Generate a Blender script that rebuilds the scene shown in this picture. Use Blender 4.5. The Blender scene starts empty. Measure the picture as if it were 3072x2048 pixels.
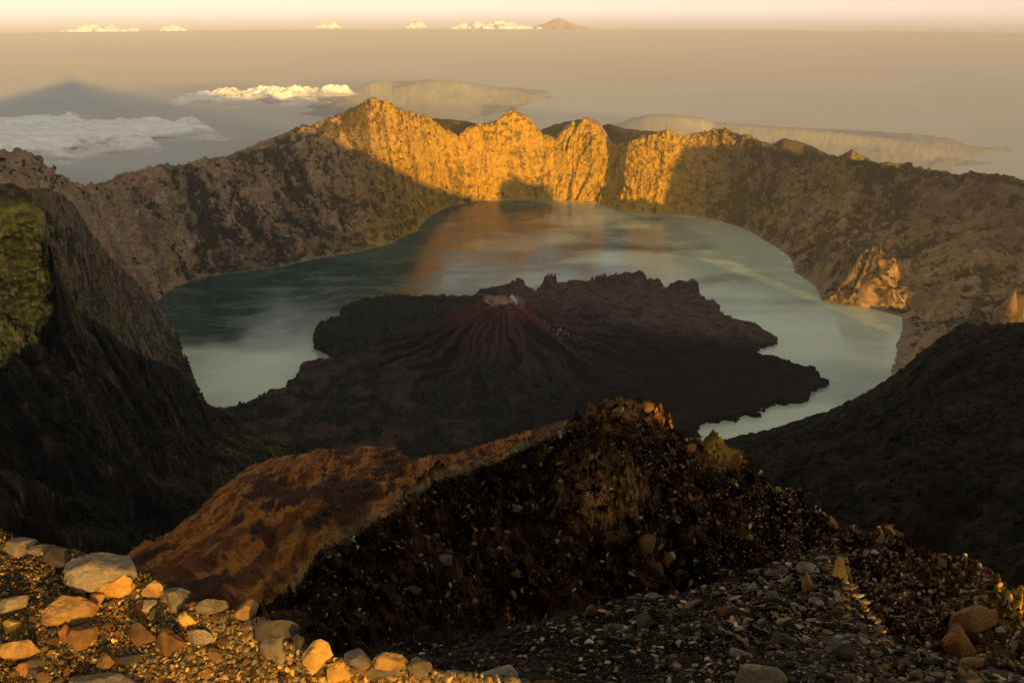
import bpy, math, random, time
import numpy as np
T0=time.time()
rs=np.random.RandomState
random.seed(5)
H=2084.0; F=2987.0; VH=-16.0; SEA=H-3726; H0=1720.0; TH0=math.atan(936/2987)
TH=math.atan((1024-VH)/F); CT,ST=math.cos(TH),math.sin(TH)
SUN_AZ=math.radians(23.2); SUN_EL=math.radians(4.1); TE=math.tan(SUN_EL)
SX,SY=math.sin(SUN_AZ),-math.cos(SUN_AZ)       # horizontal direction towards the sun
PX,PY=math.cos(SUN_AZ),math.sin(SUN_AZ)
V=3072/2352.0
scene=bpy.context.scene

# ---------------------------------------------------------------- noise
def _hash(ix,iy,iz,seed):
    h=(ix.astype(np.int64)*374761393+iy.astype(np.int64)*668265263+iz.astype(np.int64)*2147483647+seed*144665)&0xffffffff
    h=((h^(h>>13))*1274126177)&0xffffffff
    h=((h^(h>>15))*2246822519)&0xffffffff
    return (h^(h>>16))&0xffffffff
_G=rs(1).normal(size=(256,3)); _G/=np.linalg.norm(_G,axis=1)[:,None]; _G=_G.astype(np.float32)
def perlin(x,y,z,seed=0):
    x,y,z=np.broadcast_arrays(np.asarray(x,dtype=np.float64),np.asarray(y,dtype=np.float64),np.asarray(z,dtype=np.float64))
    sh=x.shape; x=x.ravel();y=y.ravel();z=z.ravel()
    ix=np.floor(x);iy=np.floor(y);iz=np.floor(z)
    fx=(x-ix).astype(np.float32);fy=(y-iy).astype(np.float32);fz=(z-iz).astype(np.float32)
    ix=ix.astype(np.int64);iy=iy.astype(np.int64);iz=iz.astype(np.int64)
    u=fx*fx*fx*(fx*(fx*6-15)+10);v=fy*fy*fy*(fy*(fy*6-15)+10);w=fz*fz*fz*(fz*(fz*6-15)+10)
    def g(a,b,c):
        k=_hash(ix+a,iy+b,iz+c,seed)&255
        gg=_G[k]
        return gg[:,0]*(fx-a)+gg[:,1]*(fy-b)+gg[:,2]*(fz-c)
    r=0
    x00=g(0,0,0);x00=x00+u*(g(1,0,0)-x00)
    x10=g(0,1,0);x10=x10+u*(g(1,1,0)-x10)
    x01=g(0,0,1);x01=x01+u*(g(1,0,1)-x01)
    x11=g(0,1,1);x11=x11+u*(g(1,1,1)-x11)
    a=x00+v*(x10-x00);b=x01+v*(x11-x01)
    return ((a+w*(b-a))*1.5).reshape(sh)
def fbm(x,y,z,oct=5,seed=0,gain=.5,lac=2.03):
    s=0;a=1;
    for o in range(oct):
        s=s+a*perlin(x,y,z,seed+o*17);x=x*lac+3.1;y=y*lac+1.7;z=z*lac+.3;a*=gain
    return s
def ridged(x,y,z,oct=5,seed=0,gain=.55,lac=2.07):
    s=0;a=1;t=0
    for o in range(oct):
        n=1-np.abs(perlin(x,y,z,seed+o*31))*2.0
        s=s+a*n;t+=a;x=x*lac+3.1;y=y*lac+1.7;z=z*lac+.3;a*=gain
    return s/t
def sstep(a,b,x):
    t=np.clip((x-a)/(b-a),0,1);return t*t*(3-2*t)

# ---------------------------------------------------------------- camera maths
def ray(u,v):
    a=(u-1536)/F;b=(1024-v)/F
    return a, CT+b*ST, -ST+b*CT
def dep0(u,v):                      # depression used when the ranges were measured
    a=(u-1536)/F;b=(1024-v)/F
    return (math.sin(TH0)-b*math.cos(TH0))/math.hypot(a,math.cos(TH0)+b*math.sin(TH0))
def pt(u,v,r,raw=False):            # photo pixel + ground range -> world point
    x,y,z=ray(u,v);h=math.hypot(x,y)
    if not raw:
        sfrac=r*dep0(u,v)/H0        # share of the way down to the lake's level
        r=sfrac*H*h/-z
    return (x/h*r,y/h*r,H+z/h*r)
def shore(u,v,z0=0):
    x,y,z=ray(u,v);t=(z0-H)/z
    return (x*t,y*t,z0)
def project(P):
    x=P[:,0];y=P[:,1];z=P[:,2]-H
    d=y*CT-z*ST;up=y*ST+z*CT
    d=np.where(d<1e-3,1e-3,d)
    return 1536+F*x/d,1024-F*up/d,d

# ---------------------------------------------------------------- objects
def tag(o,label=None,cat=None,group=None,kind=None):
    if label:o['label']=label
    if cat:o['category']=cat
    if group:o['group']=group
    if kind:o['kind']=kind
    return o
def mesh_from(name,co,faces,mat=None,attrs=None,smooth=True,matidx=None):
    me=bpy.data.meshes.new(name)
    co=np.ascontiguousarray(co,dtype=np.float32);faces=np.ascontiguousarray(faces,dtype=np.int32)
    n,k=faces.shape
    me.vertices.add(len(co));me.vertices.foreach_set('co',co.ravel())
    me.loops.add(n*k);me.loops.foreach_set('vertex_index',faces.ravel())
    me.polygons.add(n);me.polygons.foreach_set('loop_start',np.arange(0,n*k,k,dtype=np.int32))
    me.polygons.foreach_set('loop_total',np.full(n,k,dtype=np.int32))
    me.update(calc_edges=True)
    me.polygons.foreach_set('use_smooth',np.full(n,smooth))
    for a,val in (attrs or {}).items():
        val=np.asarray(val,dtype=np.float32)
        if val.ndim==1:
            at=me.attributes.new(a,'FLOAT','POINT');at.data.foreach_set('value',val)
        else:
            at=me.attributes.new(a,'FLOAT_COLOR','POINT');c=np.ones((len(val),4),np.float32);c[:,:3]=val
            at.data.foreach_set('color',c.ravel())
    if mat:me.materials.append(mat)
    me.update()
    o=bpy.data.objects.new(name,me);scene.collection.objects.link(o)
    return o
def grid_faces(n,m,wrap=False):
    i=np.arange(n if wrap else n-1)[:,None];j=np.arange(m-1)[None,:]
    i2=(i+1)%n
    a=i*m+j;b=i2*m+j;c=i2*m+j+1;d=i*m+j+1
    return np.stack([a,b,c,d],-1).reshape(-1,4)
def normals(P):                     # P (n,m,3)
    du=np.gradient(P,axis=0);dv=np.gradient(P,axis=1)
    n=np.cross(du,dv);n/=np.linalg.norm(n,axis=2)[...,None]+1e-9
    n*=np.where(n[...,2:3]<0,-1,1)
    return n
def smooth_rows(a,k,axis=1):
    if k<1:return a
    w=np.hanning(2*k+3)[1:-1];w/=w.sum()
    pad=[(0,0)]*a.ndim;pad[axis]=(k,k)
    b=np.pad(a,pad,mode='edge');out=np.zeros_like(a)
    for i,wi in enumerate(w):
        sl=[slice(None)]*a.ndim;sl[axis]=slice(i,i+a.shape[axis]);out+=wi*b[tuple(sl)]
    return out

# ---------------------------------------------------------------- materials
class NT:
    def __init__(s,name):
        s.m=bpy.data.materials.new(name);s.m.use_nodes=True;s.t=s.m.node_tree
        s.b=s.t.nodes['Principled BSDF'];s.out=s.t.nodes['Material Output']
    def n(s,typ,**kw):
        nd=s.t.nodes.new(typ)
        for k,v in kw.items():setattr(nd,k,v)
        return nd
    def l(s,a,b):s.t.links.new(a,b)
    def attr(s,name):
        a=s.n('ShaderNodeAttribute');a.attribute_name=name;return a
    def coord(s,scale,obj=False):
        t=s.n('ShaderNodeTexCoord') if obj else s.n('ShaderNodeNewGeometry')
        mp=s.n('ShaderNodeMapping');s.l(t.outputs['Object' if obj else 'Position'],mp.inputs[0])
        mp.inputs['Scale'].default_value=scale if hasattr(scale,'__len__') else (scale,)*3
        return mp.outputs[0]
    def noise(s,vec,scale=1,detail=8,rough=.6,dist=0):
        n=s.n('ShaderNodeTexNoise');s.l(vec,n.inputs['Vector'])
        n.inputs['Scale'].default_value=scale;n.inputs['Detail'].default_value=detail
        n.inputs['Roughness'].default_value=rough;n.inputs['Distortion'].default_value=dist
        return n.outputs['Fac']
    def ramp(s,fac,stops):
        r=s.n('ShaderNodeValToRGB');s.l(fac,r.inputs[0])
        e=r.color_ramp.elements
        while len(e)<len(stops):e.new(.5)
        for q,(p,c) in zip(e,stops):
            q.position=p;q.color=(c,c,c,1) if not hasattr(c,'__len__') else (*c,1)
        return r.outputs[0]
    def mix(s,fac,a,b,mode='MIX'):
        m=s.n('ShaderNodeMix',data_type='RGBA',blend_type=mode)
        for q,sock,val in ((0,m.inputs[0],fac),(1,m.inputs[6],a),(1,m.inputs[7],b)):
            if isinstance(val,(int,float)):sock.default_value=val if q==0 else (val,val,val,1)
            elif isinstance(val,tuple):sock.default_value=(*val,1)
            else:s.l(val,sock)
        return m.outputs[2]
    def math(s,op,a,b=0):
        m=s.n('ShaderNodeMath',operation=op)
        for i,val in enumerate((a,b)):
            if isinstance(val,(int,float)):m.inputs[i].default_value=val
            else:s.l(val,m.inputs[i])
        return m.outputs[0]
    def bump(s,h,strength=.5,dist=1):
        b=s.n('ShaderNodeBump');b.inputs['Strength'].default_value=strength;b.inputs['Distance'].default_value=dist
        s.l(h,b.inputs['Height']);s.l(b.outputs[0],s.b.inputs['Normal'])

def terrain_mat(name,fine,bumpd,rough=.95,contrast=(.55,1.5),bs=.8,spec=.04):
    """albedo from the 'col' attribute, broken up by fine procedural noise"""
    m=NT(name)
    c=m.attr('col').outputs['Color']
    v=m.coord(1.0)
    n1=m.noise(v,fine,10,.68);n2=m.noise(v,fine*6,6,.65)
    f=m.ramp(n1,[(.3,contrast[0]),(.7,contrast[1])])
    f2=m.ramp(n2,[(.3,.75),(.7,1.3)])
    c=m.mix(1.0,c,f,'MULTIPLY');c=m.mix(1.0,c,f2,'MULTIPLY')
    m.l(c,m.b.inputs['Base Color']);m.b.inputs['Roughness'].default_value=rough
    m.b.inputs['Specular IOR Level'].default_value=spec
    m.bump(m.math('ADD',n1,m.math('MULTIPLY',n2,.5)),bs,bumpd)
    return m.m

def mixc(a,b,t):
    a=np.asarray(a,dtype=np.float32);b=np.asarray(b,dtype=np.float32)
    return a*(1-t[...,None])+b*t[...,None]

# ================================================================ CRATER WALL
CX,CY=0.0,7200.0
sh_v=[(345,720),(365,690),(400,660),(480,634),(560,625),(650,612),(740,592),(830,578),(900,560),(960,530),(1000,490),(1040,472),(1100,462),(1200,458),(1300,463),(1390,470),(1420,485),(1500,493),(1560,492),(1640,505),(1700,522),(1760,556),(1812,590),(1822,625),(1868,655),(1885,692),(1950,705),(2000,708),(2068,728),(2050,790),(2032,850)]
sh=[shore(u*V,v*V) for u,v in sh_v]
sh=[(-900,4300,0),(-1500,4850,0),(-2150,5500,0)]+sh+[(2000,4600,0),(1500,4150,0),(700,3950,0),(0,3950,0)]
rim_v=[(-250,300,5600),(-80,318,5900),(0,325,6000),(40,330,6100),(90,346,6250),(140,382,6450),(180,407,6600),(215,408,6700),(235,401,6750),(252,397,6800),(280,409,6900),(330,419,7100),(370,423,7400),(386,408,7900),(410,388,8200),(500,362,8900),(560,354,9500),(600,338,10000),(650,312,10400),(700,288,10700),(780,262,10900),(830,237,11000),(868,228,11050),(900,234,11150),(940,258,11300),(990,272,11400),(1030,302,11300),(1060,322,11250),(1100,301,11350),(1145,291,11350),(1175,278,11350),(1205,290,11350),(1240,322,11250),(1265,328,11200),(1295,303,11200),(1325,292,11150),(1350,304,11100),(1378,338,10950),(1392,349,10850),(1420,335,10800),(1460,321,10750),(1500,315,10700),(1530,331,10550),(1560,319,10500),(1592,311,10450),(1625,322,10300),(1680,342,10000),(1740,350,9950),(1850,354,9850),(1930,361,9750),(2000,371,9600),(2100,381,9400),(2200,394,9200),(2300,405,9000),(2360,414,8850),(2500,430,8500),(2650,440,8000)]
rim=[pt(u*V,v*V,r) for u,v,r in rim_v]
rim=[(-600,500,1350),(-2200,900,1300),(-3300,2400,1350),(-3600,4200,1300)]+rim+[(5200,5300,420),(5600,3600,240),(5000,1200,220),(3300,300,400),(1500,200,1100),(200,100,1450)]
def ctrl(pts):
    a=np.array(pts);ph=np.arctan2(a[:,1]-CY,a[:,0]-CX);rho=np.hypot(a[:,0]-CX,a[:,1]-CY)
    ph=np.mod(ph+math.pi/2,2*math.pi)    # 0 at the camera side, pi at the far side
    o=np.argsort(ph);return ph[o],rho[o],a[o,2]
NPH=2700
# finer angular sampling on the visible far half
g=np.linspace(0,1,NPH,endpoint=False)
ph=2*math.pi*(g-.09*np.sin(2*math.pi*g)*-1.0/1.0)
def pint(c,k):
    p,v=c[0],c[k]
    return np.interp(ph,np.concatenate([p-2*math.pi,p,p+2*math.pi]),np.tile(v,3))
cs=ctrl(sh);cr=ctrl(rim)
rs_=smooth_rows(pint(cs,1)[None],3)[0];rr=smooth_rows(pint(cr,1)[None],2)[0];zr=smooth_rows(pint(cr,2)[None],2)[0]
rr=np.maximum(rr,rs_+350)
cxs=np.sin(ph);cys=-np.cos(ph)
near=sstep(1.35,.8,np.minimum(ph,2*math.pi-ph))     # the camera side of the ring
shn=fbm(ph*60,0*ph,0*ph,5,3)*14; rs_=rs_+shn
wallw=rr-rs_
# control lines for each bearing: distance from the lake's centre and height
L_rho=[rs_-700,rs_-60,rs_,rs_+.12*wallw,rs_+.45*wallw,rs_+.8*wallw,rr,rr+220,rr+1100,rr+4000,rr+9000,rr+16000]
zn=.55*near
SKZ=SEA-40
L_z=[ph*0-220,ph*0-26,ph*0,.075*zr,(.40-zn*.25)*zr,(.80-zn*.4)*zr,zr,zr-60,zr-420,zr*.2-1150,ph*0-1530,ph*0+SKZ]
ROW=[4,5,24,70,80,60,22,26,26,16,12]
R_,Z_,T_=[],[],[]
for k,nr in enumerate(ROW):
    tt=np.arange(nr)/nr
    for t in tt:
        R_.append(L_rho[k]*(1-t)+L_rho[k+1]*t);Z_.append(L_z[k]*(1-t)+L_z[k+1]*t);T_.append(k+t)
R_=np.array(R_).T;Z_=np.array(Z_).T;T_=np.array(T_)[None,:]+0*R_
Z_=Z_*1.0
crest_col=sum(ROW[:6])
Zs=smooth_rows(Z_,4);k=np.exp(-((np.arange(Z_.shape[1])-crest_col)/6.0)**2)[None,:]
Z_=Zs*(1-k)+Z_*k
PHg=ph[:,None]+0*R_
X_=CX+cxs[:,None]*R_;Y_=CY+cys[:,None]*R_
# gullies running downhill from the rim to the water
frac=np.clip((R_-rs_[:,None])/wallw[:,None],0,2.5)
arc=PHg*4000
warp=fbm(X_/700,Y_/700,0*X_,4,11)
env=sstep(0.0,.16,frac)*(1-.35*sstep(.85,1.0,frac))*(1-.0*frac)
env=np.where(frac>1,np.clip(1.0-.3*(frac-1),.4,1),env)
slant=np.where(PHg<math.pi,1.0,-1.0)     # gullies lean towards the camera on the left wall
g1=ridged(arc/520+warp*1.5+frac*.5*slant,frac*.8,0*X_,6,21,.55)
g2=ridged(arc/190+warp*3.0-frac*.4*slant,frac*1.4+warp,0*X_,5,41,.6)
g3=ridged(arc/60+warp*2,frac*2.2+warp,0*X_,4,43,.6)
rock=fbm(X_/160,Y_/160,Z_/160,6,5,.55)
big=fbm(X_/900,Y_/900,Z_*0,4,61)
Z_=Z_+env*((g1-.66)*175+(g2-.66)*78+(g3-.7)*24+rock*26)*np.where(frac>1,.8,1)+env*big*50*(1-np.exp(-((frac-1)/.25)**2))
# knobbly rim
Z_=Z_+np.exp(-((frac-1)/.10)**2)*(fbm(arc/90,frac*5,0*X_,4,77)*22-8)
# promontory with a flat top and two smaller spurs on the right shore
WP=0*X_
def bumpAt(u,v,r,rad,hgt,ang,el,flat=1.6,jag=.35):
    global Z_,WP
    x,y,_=pt(u*V,v*V,r);dx=X_-x;dy=Y_-y
    a=dx*math.cos(ang)+dy*math.sin(ang);b=-dx*math.sin(ang)+dy*math.cos(ang)
    q=np.hypot(a/rad,b/(rad*el));n=fbm(dx/rad*2,dy/rad*2,0*dx,5,91)*jag
    w=np.clip(1-(q+n)**2/1.0,0,1);w=np.clip(w*flat,0,1)
    w=w*sstep(-.005,.13,frac)*(1+.5*(g2-.6)+.25*(g1-.62))
    WP=np.maximum(WP,w)
    Z_=np.where(w>.002,np.maximum(Z_,1.15*hgt*w+rock*34*w+(g3-.7)*10*w+fbm(X_/60,Y_/60,0*X_,5,93,.6)*26*w-60*(1-np.minimum(w*8,1))),Z_)
bumpAt(1900,640,7000,860,215,.45,.62,2.4,.4)
bumpAt(1965,645,6750,430,275,.9,.7,2.0,.45)
bumpAt(2010,650,6450,300,215,1.2,.8,1.5)
bumpAt(1765,556,8000,260,95,.3,.6,1.2)
bumpAt(2130,770,5500,340,400,1.1,.55,1.15,.4)
bumpAt(2215,775,5400,300,260,.9,.6,1.15,.4)
bumpAt(2335,770,5050,420,560,.8,.6,1.1,.4)
cr_=(fbm(X_/110,Y_/110,Z_/70,5,951,.6)*30+(ridged(X_/60,Y_/60,Z_/36,4,952,.6)-.7)*26)*env*(frac<1.05)*(1-.5*np.exp(-((PHg-math.pi)/.45)**2))
X_=X_+cxs[:,None]*cr_;Y_=Y_+cys[:,None]*cr_
P=np.stack([X_,Y_,Z_],-1);N=normals(P)
# vegetation, ash, bare rock and painted sun and haze tints as albedo
slope=1-N[...,2]
vn=.62*fbm(arc/150+warp*1.8,frac*wallw[:,None]/380,0*X_,6,101,.62)+.62*fbm(X_/230+warp,Y_/230,Z_/170,6,102,.6)
vn2=fbm(X_/70,Y_/70,Z_/50,5,121,.62)
az=np.degrees(np.arctan2(X_,Y_))
leftside=sstep(-1,-9,az)
green=sstep(-.25,.3,fbm(X_/600,Y_/600,0*X_,3,131)+.25*(N[...,2]-.75)*4)
ash=mixc((.38,.235,.12),(.25,.195,.062),green*.8)
ash=mixc(ash,(.17,.10,.075),sstep(.05,.35,fbm(arc/300+warp,frac*1.5,0*X_,5,191))*.6)
pale=sstep(.30,.48,fbm(X_/95+warp,Y_/95,Z_/110,5,151,.6))*sstep(.1,.4,frac)*sstep(1.0,.85,frac)*leftside
dens=fbm(X_/1100+3,Y_/1100,0*X_,3,171)*.55+.22*np.exp(-((az+12)/7)**2)-.32*sstep(-18,-23,az)
vn3=fbm(X_/26,Y_/26,Z_/24,4,181,.6)
vg=sstep(-.03,.12,vn*.62+vn2*.5+vn3*.35+(.52-g2)*1.0+(.5-g1)*.5+.10*sstep(.9,.2,frac)-.13+dens)
col=mixc(ash,(.045,.038,.016),vg*.88)
col=mixc(col,(.46,.33,.24),pale*.8*(1-vg))
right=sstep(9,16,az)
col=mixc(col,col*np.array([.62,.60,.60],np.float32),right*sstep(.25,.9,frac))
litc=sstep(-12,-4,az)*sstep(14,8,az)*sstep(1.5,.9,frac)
col=mixc(col,mixc((.47,.27,.012),(.11,.082,.012),sstep(.08,.32,vn*.6+vn2*.6+vn3*.3-.04)*.75),litc*.9)  # golden sunlight painted into the colour of the lit far wall
col=mixc(col,(.07,.055,.02),sstep(.3,.7,WP)*sstep(-.02,.15,fbm(X_/80,Y_/80,Z_/60,6,194,.62))*.8)
strand=np.exp(-((Z_-3)/6.0)**2)
col=mixc(col,(.30,.22,.15),strand*.7*(frac<.3))
outer=sstep(1.05,2.2,frac)
col=mixc(col,(.05,.055,.03),outer*.8)
col=mixc(col,(.46,.435,.355),sstep(2.2,3.6,(R_-rs_[:,None])/wallw[:,None]))  # outer lowland fades to a pale haze tone painted into its colour
crater_mat=terrain_mat('ash_and_scrub',.02,14,contrast=(.6,1.4))
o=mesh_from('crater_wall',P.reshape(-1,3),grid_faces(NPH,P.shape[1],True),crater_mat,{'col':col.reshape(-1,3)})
tag(o,kind='structure')
wallP,wallVeg,wallFrac,wallN=P,vg,frac,N
print('wall',time.time()-T0)

# ================================================================ blobs used for forests and shrubs
def ico(sub):
    t=(1+5**.5)/2
    v=[(-1,t,0),(1,t,0),(-1,-t,0),(1,-t,0),(0,-1,t),(0,1,t),(0,-1,-t),(0,1,-t),(t,0,-1),(t,0,1),(-t,0,-1),(-t,0,1)]
    f=[(0,11,5),(0,5,1),(0,1,7),(0,7,10),(0,10,11),(1,5,9),(5,11,4),(11,10,2),(10,7,6),(7,1,8),(3,9,4),(3,4,2),(3,2,6),(3,6,8),(3,8,9),(4,9,5),(2,4,11),(6,2,10),(8,6,7),(9,8,1)]
    v=[np.array(p)/math.sqrt(1+t*t) for p in v]
    for _ in range(sub):
        cache={};nf=[]
        def mid(a,b):
            kk=(min(a,b),max(a,b))
            if kk not in cache:
                m=v[a]+v[b];v.append(m/np.linalg.norm(m));cache[kk]=len(v)-1
            return cache[kk]
        for a,b,c in f:
            ab,bc,ca=mid(a,b),mid(b,c),mid(c,a);nf+=[(a,ab,ca),(b,bc,ab),(c,ca,bc),(ab,bc,ca)]
        f=nf
    return np.array(v),np.array(f)
ICO=[ico(i) for i in range(5)]
def rotmats(n,r):
    q=r.normal(size=(n,4));q/=np.linalg.norm(q,axis=1)[:,None];w,x,y,z=q.T
    return np.stack([np.stack([1-2*(y*y+z*z),2*(x*y-z*w),2*(x*z+y*w)],-1),np.stack([2*(x*y+z*w),1-2*(x*x+z*z),2*(y*z-x*w)],-1),np.stack([2*(x*z-y*w),2*(y*z+x*w),1-2*(x*x+y*y)],-1)],1)
def rock_shape(seed,sub=3,cuts=11,sx=1,sy=1,sz=1,rough=.05,sharp=14):
    v,f=ICO[sub];r=rs(seed)
    n=r.normal(size=(cuts,3));n/=np.linalg.norm(n,axis=1)[:,None]
    d=.46+.36*r.rand(cuts)
    dot=np.maximum(v@n.T,1e-3)
    q=d/dot
    sharp=sharp*2.4
    rad=(np.sum(q**-sharp,axis=1)+1.0)**(-1/sharp)
    rad=rad/rad.max()*.98
    p=v*rad[:,None]
    if rough:
        p=p*(1+rough*fbm(p[:,0]*2.2,p[:,1]*2.2,p[:,2]*2.2+seed,6,seed,.62)[:,None]-rough*.5*np.clip(ridged(p[:,0]*1.6,p[:,1]*1.6,p[:,2]*1.6,3,seed+9)-.75,0,1)[:,None])
    return p*np.array([sx,sy,sz]),f
def scatter(name,centers,sizes,shapes,mat,seed,cols=None,squash=(1,1,1),upright=False,sink=.0,smooth=False):
    """many small stones or crowns joined in ONE mesh"""
    r=rs(seed);n=len(centers)
    which=r.randint(len(shapes),size=n);CO=[];FA=[];CL=[];off=0
    for k,(sv,sf) in enumerate(shapes):
        idx=np.where(which==k)[0]
        if not len(idx):continue
        m=len(idx)
        if upright:
            a=r.rand(m)*6.283;R=np.zeros((m,3,3));R[:,0,0]=np.cos(a);R[:,0,1]=-np.sin(a);R[:,1,0]=np.sin(a);R[:,1,1]=np.cos(a);R[:,2,2]=1
        else:R=rotmats(m,r)
        s=sizes[idx][:,None]*(np.array(squash)*(1+.25*r.normal(size=(m,3))).clip(.5,1.6))
        loc=sv[None]*s[:,None,:]
        p=np.einsum('nij,nkj->nki',R,loc)+centers[idx][:,None,:]
        CO.append(p.reshape(-1,3));FA.append((sf[None]+off+(np.arange(m)*len(sv))[:,None,None]).reshape(-1,3));off+=m*len(sv)
        if cols is not None:CL.append(np.repeat(cols[idx],len(sv),axis=0))
    return mesh_from(name,np.concatenate(CO),np.concatenate(FA),mat,{'col':np.concatenate(CL)} if cols is not None else None,smooth=smooth)
def simple_mat(name,fine=.2,contrast=(.6,1.4),rough=.9,bumpd=.1,bs=.6):
    return terrain_mat(name,fine,bumpd,rough,contrast,bs)
leaf_mat=simple_mat('dark_foliage',.12,(.5,1.5),.9,2)

def pick(P,w,n,seed):
    w=w.ravel().astype(np.float64);w/=w.sum();c=np.cumsum(w)
    return np.searchsorted(c,rs(seed).rand(n)).clip(0,len(c)-1)
def crown_shape(seed,sub=1):
    v,f=ICO[sub];n=fbm(v[:,0]*1.7+seed,v[:,1]*1.7,v[:,2]*1.7,3,seed)
    return v*(1+.45*n)[:,None]*np.array([1,1,.9]),f
# shrubs on the crater walls and along the rim
du=np.linalg.norm(np.gradient(P,axis=0),axis=2);dv=np.linalg.norm(np.gradient(P,axis=1),axis=2)
U,VV,D=project(P.reshape(-1,3));U=U.reshape(X_.shape);VV=VV.reshape(X_.shape)
vis=(U>-60)&(U<3130)&(VV>250)&(VV<1100)&(Y_>3500)
wgt=du*dv*vis*((vg>.5)*(frac>.03)*(frac<1.02)*(.35+.65*right)*(1-.85*litc)+ (np.abs(frac-1.0)<.05)*1.6*(.12+1.5*right))
ix=pick(P,wgt,20000,7)
cc=P.reshape(-1,3)[ix]+rs(8).normal(size=(20000,3))*[8,8,0]
sz=rs(9).gamma(4,1.0,20000)*1.15+1.8
cols=mixc((.03,.03,.012),(.075,.065,.022),rs(10)  .rand(20000))
o=scatter('wall_shrubs',cc,sz,[crown_shape(k,0) for k in range(6)],leaf_mat,11,cols,upright=True)
tag(o,'dark scrub and small trees speckled over the crater walls and rim','scrub',kind='stuff')
print('shrubs',time.time()-T0)

# ================================================================ LAKE
def lake_mat():
    m=NT('milky_lake_painted_reflection')
    v=m.coord((1/900,1/520,1))
    w=m.noise(v,.75,2,.45,.4)
    # long curved streaks of pale scum carried by the current
    geo=m.n('ShaderNodeNewGeometry')
    rot=m.n('ShaderNodeMapping');m.l(geo.outputs['Position'],rot.inputs[0]);rot.inputs['Rotation'].default_value=(0,0,math.radians(24));rot.inputs['Scale'].default_value=(1/1500,1/400,1)
    wv=m.n('ShaderNodeVectorMath',operation='ADD')
    nz=m.n('ShaderNodeTexNoise');m.l(v,nz.inputs['Vector']);nz.inputs['Scale'].default_value=.55;nz.inputs['Detail'].default_value=3
    sc=m.n('ShaderNodeVectorMath',operation='SCALE');m.l(nz.outputs['Color'],sc.inputs[0]);sc.inputs['Scale'].default_value=9
    m.l(rot.outputs[0],wv.inputs[0]);m.l(sc.outputs[0],wv.inputs[1])
    st=m.noise(wv.outputs[0],1.0,5,.52,.3)
    streak=m.ramp(st,[(.44,0),(.60,.5),(.74,1)])
    sep=m.n('ShaderNodeSeparateXYZ');m.l(geo.outputs['Position'],sep.inputs[0])
    # painted reflections: pale sky on the near water, dark cliff under the left wall
    gy=m.math('MULTIPLY',m.math('SUBTRACT',6300,m.math('ADD',sep.outputs[1],m.math('MULTIPLY',sep.outputs[0],-.25))),1/2600)
    gx=m.math('MULTIPLY',sep.outputs[0],1/6000)
    patch=m.ramp(m.math('ADD',w,m.math('MAXIMUM',m.math('MINIMUM',gy,.25),m.math('SUBTRACT',gx,.12))),[(.38,0),(.68,1)])
    deep=m.mix(patch,(.012,.06,.045),(.52,.60,.43))  # dark cliff and pale sky reflections painted into the water colour
    c=m.mix(m.math('MULTIPLY',streak,m.math('ADD',m.math('MULTIPLY',patch,.38),.12)),deep,(.80,.80,.62))
    m.l(c,m.b.inputs['Base Color'])
    m.l(m.ramp(st,[(.4,.13),(.7,.36)]),m.b.inputs['Roughness'])
    m.b.inputs['IOR'].default_value=1.34;m.b.inputs['Specular IOR Level'].default_value=.34
    rip=m.noise(m.coord((1/30,1/14,1)),1,5,.6)
    m.bump(rip,.03,2.0)
    return m.m
n=64;a=np.linspace(0,2*math.pi,n,endpoint=False)
co=[(CX,CY,0)]+[(CX+3950*math.cos(t),CY-150+3950*math.sin(t),0) for t in a]
o=mesh_from('lake_water',np.array(co),np.array([(0,1+i,1+(i+1)%n) for i in range(n)]),lake_mat(),smooth=False)
tag(o,kind='structure')

# ================================================================ LAVA ISLAND
isl_v=[(505,952),(580,928),(600,922),(608,905),(650,902),(668,880),(690,862),(700,840),(730,832),(765,832),(775,822),(735,808),(722,798),(720,778),(735,748),(778,738),(786,716),(830,696),(900,688),(1000,690),(1080,690),(1100,676),(1130,664),(1180,662),(1192,655),(1225,672),(1235,675),(1250,656),(1300,664),(1350,666),(1400,660),(1450,662),(1500,676),(1550,684),(1600,682),(1612,706),(1650,722),(1685,748),(1750,762),(1785,780),(1780,796),(1730,802),(1738,818),(1790,830),(1850,850),(1888,866),(1894,886),(1858,906),(1858,922),(1800,930),(1780,926),(1755,942),(1745,956),(1700,962),(1650,972),(1612,966),(1602,990),(1606,1004),(1560,1004),(1540,985),(1500,1060),(1350,1120),(1100,1120),(850,1090),(680,1040),(560,990)]
poly=np.array([shore(u*V,v*V)[:2] for u,v in isl_v])
xs=np.linspace(poly[:,0].min()-60,poly[:,0].max()+60,900);ys=np.linspace(poly[:,1].min()-60,poly[:,1].max()+60,900)
X,Y=np.meshgrid(xs,ys,indexing='ij')
def sdist(X,Y,poly):
    d=np.full(X.shape,1e9);ins=np.zeros(X.shape,bool)
    for i in range(len(poly)):
        x1,y1=poly[i];x2,y2=poly[(i+1)%len(poly)]
        ex,ey=x2-x1,y2-y1;L=ex*ex+ey*ey+1e-9
        t=np.clip(((X-x1)*ex+(Y-y1)*ey)/L,0,1)
        d=np.minimum(d,(X-x1-t*ex)**2+(Y-y1-t*ey)**2)
        c=((y1>Y)!=(y2>Y))&(X<(x2-x1)*(Y-y1)/(y2-y1+1e-12)+x1);ins^=c
    d=np.sqrt(d);return np.where(ins,d,-d)
wx=fbm(X/90,Y/90,0*X,6,201,.6)*38;wy=fbm(X/90,Y/90,0*X+9,6,202,.6)*38
sd=sdist(X+wx,Y+wy,poly)
cx,cy,_=pt(1148*V,738*V,5230)
print('cone at',cx,cy)
edge=26*sstep(-6,14,sd)+.035*np.clip(sd,0,500)
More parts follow.
